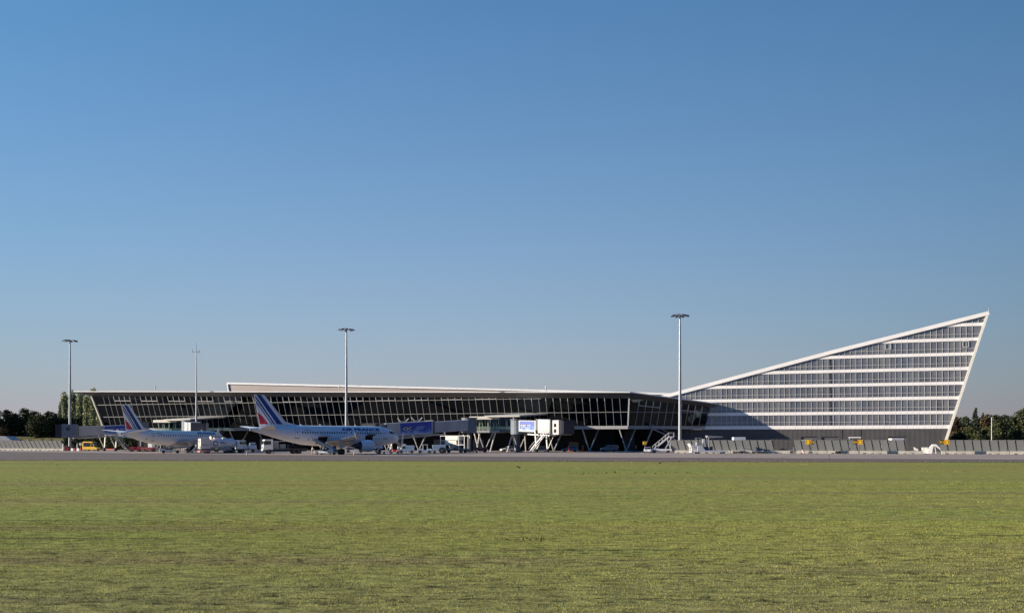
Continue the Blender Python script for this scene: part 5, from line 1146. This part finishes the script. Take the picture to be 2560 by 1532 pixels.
# ------------------------------------------------------------------ blast fences on concrete bases
KB = 244.4; FE = Vector((.9497, -.3133, 0))
PANEL = pm('blast_panel_grey', (.235, .245, .24), .55, var=.07, scale=.4); BMAT = pm('blast_frame', (.10, .11, .12), .6)
def fpos(px): x = px - CX; Y = KB / (1 + .33 * x / F); return GD(px, Y)
def make_screen():
    t = thing('blast_screen', 'x', 'blast fence panel')
    # local: x along the fence, -y towards the viewer
    sx, ly = .50, -1.15; w = 1.43; z0, z1 = .68, 3.12
    mb = MB(); mb.hexa([(0, 0, z0), (w, 0, z0), (w, .07, z0), (0, .07, z0), (-sx, ly, z1), (w - sx, ly, z1), (w - sx, ly + .07, z1), (-sx, ly + .07, z1)]); mb.build('panel', PANEL, t)
    mb = MB(); mb.bar((w + .1, .15, z0 - .05), (w + .1 - sx, ly + .22, z1), .26, .12); mb.bar((.1, .9, .05), (.1 - sx * .6, ly * .55 + .12, 2.1), .1); mb.bar((.2, .2, z0 + .1), (w + .3, .2, z0 + .1), .1); mb.build('support_frame', BMAT, t)
    return t
def make_base():
    t = thing('concrete_block', 'x', 'concrete block'); mb = MB(); Ln = 6.7
    xs = [0, .9, 1.5, 2.6, 3.2, 4.3, 4.9, 5.9, Ln]
    mb.box(0, Ln, -.45, .5, .2, .68)
    for k in range(0, len(xs), 2): mb.box(xs[k], xs[min(k + 1, len(xs) - 1)] if k + 1 < len(xs) else Ln, -.45, .5, 0, .2)
    for a, b in ((1.5, 2.6), (3.2, 4.3), (4.9, 5.9)): pass
    mb.box(5.9, Ln, -.45, .5, 0, .2); mb.box(.9, 1.5, .3, .5, 0, .2); mb.build('block', CONC, t); return t
scr0 = base0 = None
rows = [(-14, 163, 'grey blast fence panel in the row before the dark hedge and field', 'blast fence row before the field'),
        (1682, 1950, 'grey blast fence panel in the row behind the white cargo loader', 'blast fence row behind the cargo loader'),
        (1990, 2280, 'grey blast fence panel in the row before the dock doors', 'blast fence row before the dock doors'),
        (2352, 2585, 'grey blast fence panel in the row before the dark trees', 'blast fence row before the dark trees')]
for pa, pb, lab, grp in rows:
    A_, B_ = fpos(pa), fpos(pb); Ln = (B_ - A_).length; n = int(Ln / 1.7)
    for k in range(n):
        p = A_ + FE * (k * 1.7)
        if scr0 is None: scr0 = make_screen(); s = scr0; s.location = p; s.rotation_euler = (0, 0, -PH)
        else: s = dup(scr0, p, -PH)
        if random.random() < .3: s.rotation_euler.z += random.uniform(-.04, .04)
        s['label'] = lab; s['group'] = grp
    for k in range(max(1, int(Ln / 6.8 + .6))):
        p = A_ + FE * (k * 6.8 + .1)
        if base0 is None: base0 = make_base(); s = base0; s.location = p; s.rotation_euler = (0, 0, -PH)
        else: s = dup(base0, p, -PH)
        s['label'] = 'pale concrete block under ' + lab.split(' in ', 1)[1]; s['group'] = grp.replace('blast fence', 'concrete base')

# ------------------------------------------------------------------ masts
def mast(label, px, Y, H=35.0):
    t = thing('floodlight_mast', label, 'light mast', GD(px, Y), 0, 'tall floodlight masts')
    mb = MB(); mb.tube((0, 0, .25), (0, 0, H - .8), .46, .20, 14); mb.tube((0, 0, 0), (0, 0, .25), .75, n=14); mb.build('pole', pm('mast_galvanised', (.36, .37, .385), .4, metal=.35, var=.06, scale=.4), t, smooth=True)
    mb = MB(); mb.tube((0, 0, H - 1.0), (0, 0, H - .5), .35, .3, 12); mb.build('hub', GREY, t)
    for k in range(8):
        a = 2 * math.pi * k / 8 + .25; d = Vector((math.cos(a), math.sin(a), 0)); s = Vector((-d.y, d.x, 0))
        arm = MB(); arm.bar(d * .2 + Vector((0, 0, H - .6)), d * 1.3 + Vector((0, 0, H - .65)), .09); ar = arm.build('arm', GREY, t)
        c = d * 1.75 + Vector((0, 0, H - .75)); mb = MB(); u = d * .55; v = s * .42
        dn = Vector((0, 0, -.28)); lo = d * .12
        mb.hexa([c - u - v + dn * .2, c + u - v + dn + lo, c + u + v + dn + lo, c - u + v + dn * .2, c - u - v + Vector((0, 0, .25)), c + u * .8 - v * .8 + Vector((0, 0, .02)), c + u * .8 + v * .8 + Vector((0, 0, .02)), c - u + v + Vector((0, 0, .25))]); mb.build('floodlight', pm('floodlight_case', (.09, .10, .13), .35), ar, bevel=.05)
    return t
mast('tall floodlight mast beyond the cab of the long grey jet bridge', 175, 300)
mast('tall floodlight mast rising behind the larger airliner', 866, 270)
mast('tall floodlight mast rising behind the blast fence before the office wing', 1700, 240)
t = thing('radio_mast', 'slender radio mast with small crossbar of antennas by the smaller airliner', 'radio mast', GD(491, 282))
mb = MB(); mb.tube((0, 0, 0), (0, 0, 15), .34, .26, 12); mb.tube((0, 0, 15), (0, 0, 29.2), .20, .11, 10); mb.build('pole', MATS['mast_galvanised'], t, smooth=True)
mb = MB(); mb.bar((-1.2, 0, 29), (1.2, 0, 29), .12); mb.build('crossbar', GREY, t)
mb = MB(); mb.tube((0, 0, 29), (0, 0, 31.8), .07, .03, 6); mb.tube((-1.15, 0, 29), (-1.15, 0, 29.9), .06, n=6); mb.tube((.8, 0, 29), (.8, 0, 29.6), .08, n=6); mb.build('antenna', DGREY, t)
# small fittings on the roofs
def roof_fit(label, px, py, Y, h, kind):
    p = Wp(px, py, Y); t = thing('roof_vent' if kind else 'roof_aerial', label, 'roof vent' if kind else 'aerial', (p.x, p.y, p.z - h))
    mb = MB(); mb.tube((0, 0, -.3), (0, 0, h), .06 if not kind else .12, n=8); mb.build('stem', LGREY, t)
    mb = MB(); (mb.ball((0, 0, h), .3, .3, .28) if kind else mb.bar((-.3, 0, h), (.3, 0, h), .07)); mb.build('cowl' if kind else 'crosspiece', WHITE if kind else GREY, t)
roof_fit('white round roof vent standing alone on the thin terminal roof edge', 388, 966, 322, 1.0, 1)
roof_fit('white roof vent standing before the beige hall wall next to the middle mast', 848, 966, 304, 1.1, 1)
roof_fit('thin aerial standing on the terminal roof just past the middle mast', 899, 960, 303, 2.2, 0)
roof_fit('short dark aerial standing on the long white roof line', 1142, 971, 290, 1.0, 0)
roof_fit('pale roof vent standing on the terminal roof above the white jet bridge', 1365, 967, 281, 1.3, 1)

# ------------------------------------------------------------------ trees
def leaf_mat(name, col, var=.45):
    m = bpy.data.materials.new(name); m.use_nodes = True; nt = m.node_tree; b = nt.nodes['Principled BSDF']; L = nt.links.new
    g = nd(nt, 'ShaderNodeNewGeometry'); mr = nd(nt, 'ShaderNodeMapRange'); mr.inputs[3].default_value = 1 - var; mr.inputs[4].default_value = 1 + var; L(g.outputs['Random Per Island'], mr.inputs[0])
    tc = nd(nt, 'ShaderNodeTexCoord'); nz = nd(nt, 'ShaderNodeTexNoise'); nz.inputs['Scale'].default_value = .45; L(tc.outputs['Object'], nz.inputs['Vector'])
    m2 = nd(nt, 'ShaderNodeMapRange'); m2.inputs[1].default_value = .35; m2.inputs[2].default_value = .65; m2.inputs[3].default_value = .7; m2.inputs[4].default_value = 1.3; L(nz.outputs['Fac'], m2.inputs[0])
    mm = nd(nt, 'ShaderNodeMath', operation='MULTIPLY'); L(mr.outputs[0], mm.inputs[0]); L(m2.outputs[0], mm.inputs[1])
    vm = nd(nt, 'ShaderNodeVectorMath', operation='SCALE'); vm.inputs[0].default_value = col; L(mm.outputs[0], vm.inputs['Scale']); L(vm.outputs[0], b.inputs['Base Color'])
    b.inputs['Roughness'].default_value = .7; b.inputs['Specular IOR Level'].default_value = .15
    return m
def leaf_cloud(lobes, n, size, shell=.55):
    """small leaf cards through a set of ellipsoids"""
    wts = np.array([l[3] * l[4] * l[5] for l in lobes]) ** .7; wts /= wts.sum(); pick = RNG.choice(len(lobes), n, p=wts); lb = np.array(lobes)[pick]
    d = RNG.normal(size=(n, 3)); d /= np.linalg.norm(d, axis=1)[:, None]; rad = (shell + (1.08 - shell) * RNG.random(n) ** .7)[:, None]
    c = lb[:, :3] + d * rad * lb[:, 3:6]
    a = RNG.normal(size=(n, 3)); a /= np.linalg.norm(a, axis=1)[:, None]; b = np.cross(a, RNG.normal(size=(n, 3))); b /= np.linalg.norm(b, axis=1)[:, None]
    s = size * (.6 + .8 * RNG.random(n))[:, None]
    v = np.stack([c - a * s, c + b * s * .6, c + a * s, c - b * s * .6], 1).reshape(-1, 3)
    return v
def leaf_obj(name, v, mat, parent):
    n = len(v) // 4; me = bpy.data.meshes.new(name); me.vertices.add(n * 4); me.vertices.foreach_set('co', v.ravel().astype(np.float32))
    me.loops.add(n * 4); me.loops.foreach_set('vertex_index', np.arange(n * 4, dtype=np.int32)); me.polygons.add(n); me.polygons.foreach_set('loop_start', np.arange(0, n * 4, 4, dtype=np.int32))
    me.update(); me.validate(); me.materials.append(mat); o = bpy.data.objects.new(name, me); C.objects.link(o)
    if parent: o.parent = parent
    return o
BARK = pm('bark', (.06, .05, .04), .9, var=.3)
def make_tree(name, label, kind, mat, H=12.0, n=5200, size=.30):
    t = thing(name, label, 'tree'); lobes = []; br = MB()
    if kind == 'broad':
        br.tube((0, 0, 0), (.1, 0, H * .42), .28, .18, 8)
        for q in range(11):
            a = random.uniform(0, 6.28); rr = random.uniform(.5, 2.9) * H / 12; z = random.uniform(.30, .84) * H; rr *= 1.1 - .55 * max(0, z / H - .55) / .3
            x, y = rr * math.cos(a), rr * math.sin(a); s = random.uniform(1.1, 2.0) * H / 12; lobes.append((x, y, z, s * 1.15, s * 1.15, s)); br.tube((.1, 0, H * random.uniform(.22, .42)), (x * .8, y * .8, z - .3), .12, .04, 6)
        lobes.append((0, 0, H * .9, 1.2 * H / 12, 1.2 * H / 12, 1.1 * H / 12)); lobes.append((0, 0, H * .5, 2.4 * H / 12, 2.4 * H / 12, 2.6 * H / 12))
        lobes.append((0, 0, H * .2, 2.8 * H / 12, 2.6 * H / 12, 2.2 * H / 12)); lobes.append((0, 0, H * .08, 2.6 * H / 12, 2.4 * H / 12, 1.3 * H / 12))
    elif kind == 'poplar':
        br.tube((0, 0, 0), (0, 0, H * .9), .3, .06, 8)
        for q in range(16):
            z = H * (.12 + .80 * q / 15); s = H * .094 * (1 - .45 * abs(q / 15 - .5)); a = random.uniform(0, 6.28); x, y = .6 * math.cos(a), .6 * math.sin(a); lobes.append((x, y, z, s, s, s * 1.5)); br.tube((0, 0, z - 1.2), (x * 2, y * 2, z + .5), .07, .02, 5)
    else:
        br.tube((0, 0, 0), (0, 0, H * .95), .25, .03, 8)
        for q in range(14):
            z = H * (.1 + .86 * q / 13); s = H * .17 * (1.05 - q / 13); lobes.append((random.uniform(-.3, .3), random.uniform(-.3, .3), z, s + .2, s + .2, H * .05))
    br.build('trunk', BARK, t, smooth=True); leaf_obj('crown', leaf_cloud(lobes, n, size, .35), mat, t); return t
LEAFD = leaf_mat('leaf_dark', (.052, .066, .030)); LEAFM = leaf_mat('leaf_mid', (.060, .068, .028)); LEAFP = leaf_mat('leaf_poplar', (.30, .32, .17), .3); LEAFB = leaf_mat('leaf_autumn', (.085, .062, .034)); LEAFC = leaf_mat('leaf_conifer', (.030, .042, .028))
pa_ = make_tree('broadleaf_tree', 'x', 'broad', LEAFD); pb_ = make_tree('broadleaf_tree', 'x', 'broad', LEAFM); pc_ = make_tree('broadleaf_tree', 'x', 'broad', LEAFB)
pp_ = make_tree('poplar_tree', 'x', 'poplar', LEAFP, 20, 4200, .34); pk_ = make_tree('conifer_tree', 'x', 'conifer', LEAFC, 14, 4200, .29)
used = set()
def place_tree(proto, px, pyt, pyb, Y, label, group, wide=1.0, z=None):
    H0 = {pa_: 12, pb_: 12, pc_: 12, pp_: 20, pk_: 14}[proto]; b = Wp(px, pyb, Y); tz = Wp(px, pyt, Y).z; zb = b.z if z is None else z; s = (tz - zb) / H0
    rz = random.uniform(0, 6.28); sc = (s * wide, s * wide, s)
    if proto not in used: used.add(proto); proto.location = (b.x, b.y, zb); proto.rotation_euler = (0, 0, rz); proto.scale = sc; o = proto; o['group'] = group
    else: o = dup(proto, (b.x, b.y, zb), rz, None, group, sc)
    o['label'] = label; return o
TL_ = 'dark bushy tree in the belt beyond the field and hedge'; TG_ = 'tree belt beyond the field'
for px, top_, pr, wd in ((-12, 1020, pa_, 1.2), (16, 1022, pb_, 1.1), (38, 1032, pa_, 1.15), (60, 1018, pb_, 1.2), (84, 1026, pa_, 1.1), (100, 1034, pb_, 1.3), (122, 1027, pa_, 1.25), (141, 1032, pb_, 1.1), (154, 1044, pa_, 1.3), (176, 1042, pa_, 1.2), (197, 1032, pb_, 1.3), (222, 1040, pb_, 1.2), (250, 1036, pa_, 1.3)):
    place_tree(pr, px, top_, 1095, 440 + random.uniform(-14, 14), TL_, TG_, wd)
place_tree(pc_, 6, 1066, 1092, 420, 'low reddish brown tree at the edge of the dark tree belt', None, 1.6)
for px, top_, wd in ((163, 983, 1.0), (182, 978, 1.1), (201, 980, 1.05), (218, 986, 1.0), (237, 973, 1.2), (252, 984, 1.0)):
    place_tree(pp_, px, top_, 1085, 470 - (px - 163) * .5, 'tall pale green poplar with thin crown rising behind the terminal end', 'row of pale poplars', wd)
place_tree(pp_, 149, 1008, 1085, 446, 'thin sparse poplar shorter than its neighbours beside the pale poplars', None, .55)
TR_ = 'dark bushy tree standing behind the fence past the slanted office end'; TRG = 'trees past the office wing'
for px, top_, pr, wd in ((2392, 1040, pc_, 1.2), (2414, 1040, pa_, 1.1), (2428, 1062, pb_, 1.5), (2452, 1048, pa_, 1.3), (2470, 1034, pc_, 1.1), (2490, 1034, pb_, 1.15), (2512, 1036, pa_, 1.2), (2534, 1044, pc_, 1.2), (2556, 1022, pb_, 1.2), (2576, 1010, pa_, 1.2), (2440, 1076, pa_, 1.9), (2500, 1078, pa_, 1.9), (2545, 1074, pb_, 1.9), (2400, 1080, pa_, 1.9)):
    place_tree(pr, px, top_, 0, 330 + random.uniform(-20, 20) - (30 if top_ > 1070 else 0), TR_, TRG, wd, z=0)
place_tree(pk_, 2439, 1018, 0, 318, 'dark pointed conifer taller than the bushy trees beside the office end', None, 1.0, z=0)
place_tree(pk_, 2456, 1030, 0, 322, 'shorter dark conifer close beside the tall pointed conifer', None, .8, z=0)
t = thing('lamp_post', 'pale slender lamp post standing among the dark trees', 'lamp post', GD(2479, 300)); mb = MB(); mb.tube((0, 0, 0), (0, 0, 10.5), .14, .08, 8); mb.build('pole', CREAM, t, smooth=True); MB().box(-.9, .1, -.12, .12, 10.4, 10.6).build('lamp_head', GREY, t)
# hedges
def hedge(name, label, pts, H, W_, mat, n, kind=None):
    lobes = []
    for i in range(len(pts) - 1):
        p, q = Vector(pts[i]), Vector(pts[i + 1]); m = int((q - p).length / 1.6) + 1
        for k in range(m):
            c = p.lerp(q, k / m); h = H * random.uniform(.8, 1.08); lobes.append((c.x, c.y, c.z + h * .5, 1.3, W_, h * .55))
    o = leaf_obj(name, leaf_cloud(lobes, n, .34, .2), mat, None); tag(o, label, 'hedge'); return o
hedge('hedge', 'long dark green clipped hedge behind the yellow service van', [GD(166, 322), GD(345, 318)], 4.4, 1.0, LEAFD, 9000)
hedge('hedge', 'low green bushes between the field and the blast fence at the field side', [GD(-20, 334), GD(170, 330)], 3.3, 1.0, LEAFM, 6000)
t = thing('distant_shed', 'pale low roofed shed showing above the fence at the field side', 'shed', GD(20, 330)); mb = MB(); mb.prism([(-5.5, 0), (-5.5, 2.8), (-3.5, 4.6), (.8, 4.6), (4.0, 2.4), (4.0, 0)], -3, 3); mb.build('wall', pm('shed_pale', (.50, .50, .50), .7, var=.25, scale=.4), t)

# ------------------------------------------------------------------ birds on the grass
def bird(label, px, py):
    p = G(px, py); o = skin_mesh('bird', [[((-.22, 0, .22), (.035, .02)), ((-.08, 0, .26), .075), ((.06, 0, .30), .085), ((.15, 0, .37), .05), ((.22, 0, .42), .055), ((.31, 0, .41), .012)], [((-.02, 0, .25), .07), ((.0, .05, .12), .014), ((.0, .05, .01), .012), ((.06, .05, .005), .010)], [((-.02, 0, .25), .07), ((.0, -.05, .12), .014), ((.0, -.05, .01), .012), ((.06, -.05, .005), .010)]], pm('crow_black', (.015, .015, .018), .5)); o.location = p; o.rotation_euler = (0, 0, random.uniform(0, 6)); o.scale = (.9, .9, .9); tag(o, label, 'bird', 'dark birds on the grass edge')
bird('dark bird on the taxiway edge below the cargo loader', 1747, 1153); bird('dark bird on the verge below the passenger stair truck', 1697, 1158); bird('dark bird in the grass below the white hatchback', 1650, 1162); bird('dark bird in the grass far below the walkway building', 1297, 1174)

# ------------------------------------------------------------------ grass
def blades(n, ylo, yhi, hgt, wid, patch=None):
    y = np.sqrt(RNG.random(n) * (yhi ** 2 - ylo ** 2) + ylo ** 2); x = (RNG.random(n) * 2 - 1) * y * .56
    if patch is not None: x, y = patch
    n = len(x); a = RNG.random(n) * 6.283; ln = RNG.random(n) * .75; la = RNG.random(n) * 6.283; h = hgt * (.45 + .85 * RNG.random(n)) * (.75 + .5 * np.sin(x * .9 + 3 * np.sin(y * .7)) ** 2); wd = wid * (.7 + .6 * RNG.random(n))
    v = np.zeros((n, 3, 3)); v[:, 0, 0] = x - np.cos(a) * wd; v[:, 0, 1] = y - np.sin(a) * wd; v[:, 1, 0] = x + np.cos(a) * wd; v[:, 1, 1] = y + np.sin(a) * wd
    v[:, 2, 0] = x + np.cos(la) * h * ln; v[:, 2, 1] = y + np.sin(la) * h * ln; v[:, 2, 2] = h; return v.reshape(-1, 3)
def tufts(n, ylo, yhi, spread, per, hgt, wid):
    cy = np.sqrt(RNG.random(n) * (yhi ** 2 - ylo ** 2) + ylo ** 2); cx = (RNG.random(n) * 2 - 1) * cy * .56
    x = np.repeat(cx, per) + RNG.normal(size=n * per) * spread * 1.8; y = np.repeat(cy, per) + RNG.normal(size=n * per) * spread; return blades(0, 1, 2, hgt, wid, (x, y))
parts = [blades(190000, 14, 34, .024, .008), blades(80000, 30, 70, .022, .016), tufts(500, 14.5, 60, .06, 26, .04, .009), tufts(120, 40, 135, .2, 14, .07, .035)]
n = 1500; ex = (RNG.random(n) * 2 - 1) * 120; parts.append(blades(0, 1, 2, .14, .06, (ex, 137.6 - .102 * ex + RNG.normal(size=n) * .8)))
n = 130; t_ = RNG.random(n); px_ = np.where(t_ < .6, 11 + 19 * RNG.random(n), 30 + 22 * RNG.random(n)); ok = RNG.random(n) < .8; yy = 84 + 1.2 * np.sin(px_ * .9) + (px_ - 11) * .10 + RNG.normal(size=n) * 1.5; nlight = sum(len(p) for p in parts) // 3; parts.append(blades(0, 1, 2, .07, .07, (px_[ok] * .36 + 1, yy[ok])))
n = 110; parts.append(blades(0, 1, 2, .07, .014, (RNG.normal(size=n) * .5 + .4, 27.4 + RNG.normal(size=n) * .22)))
v = np.concatenate(parts); n = len(v) // 3; me = bpy.data.meshes.new('grass'); me.vertices.add(n * 3); me.vertices.foreach_set('co', v.ravel().astype(np.float32)); me.loops.add(n * 3); me.loops.foreach_set('vertex_index', np.arange(n * 3, dtype=np.int32)); me.polygons.add(n); me.polygons.foreach_set('loop_start', np.arange(0, n * 3, 3, dtype=np.int32)); me.update(); me.validate()
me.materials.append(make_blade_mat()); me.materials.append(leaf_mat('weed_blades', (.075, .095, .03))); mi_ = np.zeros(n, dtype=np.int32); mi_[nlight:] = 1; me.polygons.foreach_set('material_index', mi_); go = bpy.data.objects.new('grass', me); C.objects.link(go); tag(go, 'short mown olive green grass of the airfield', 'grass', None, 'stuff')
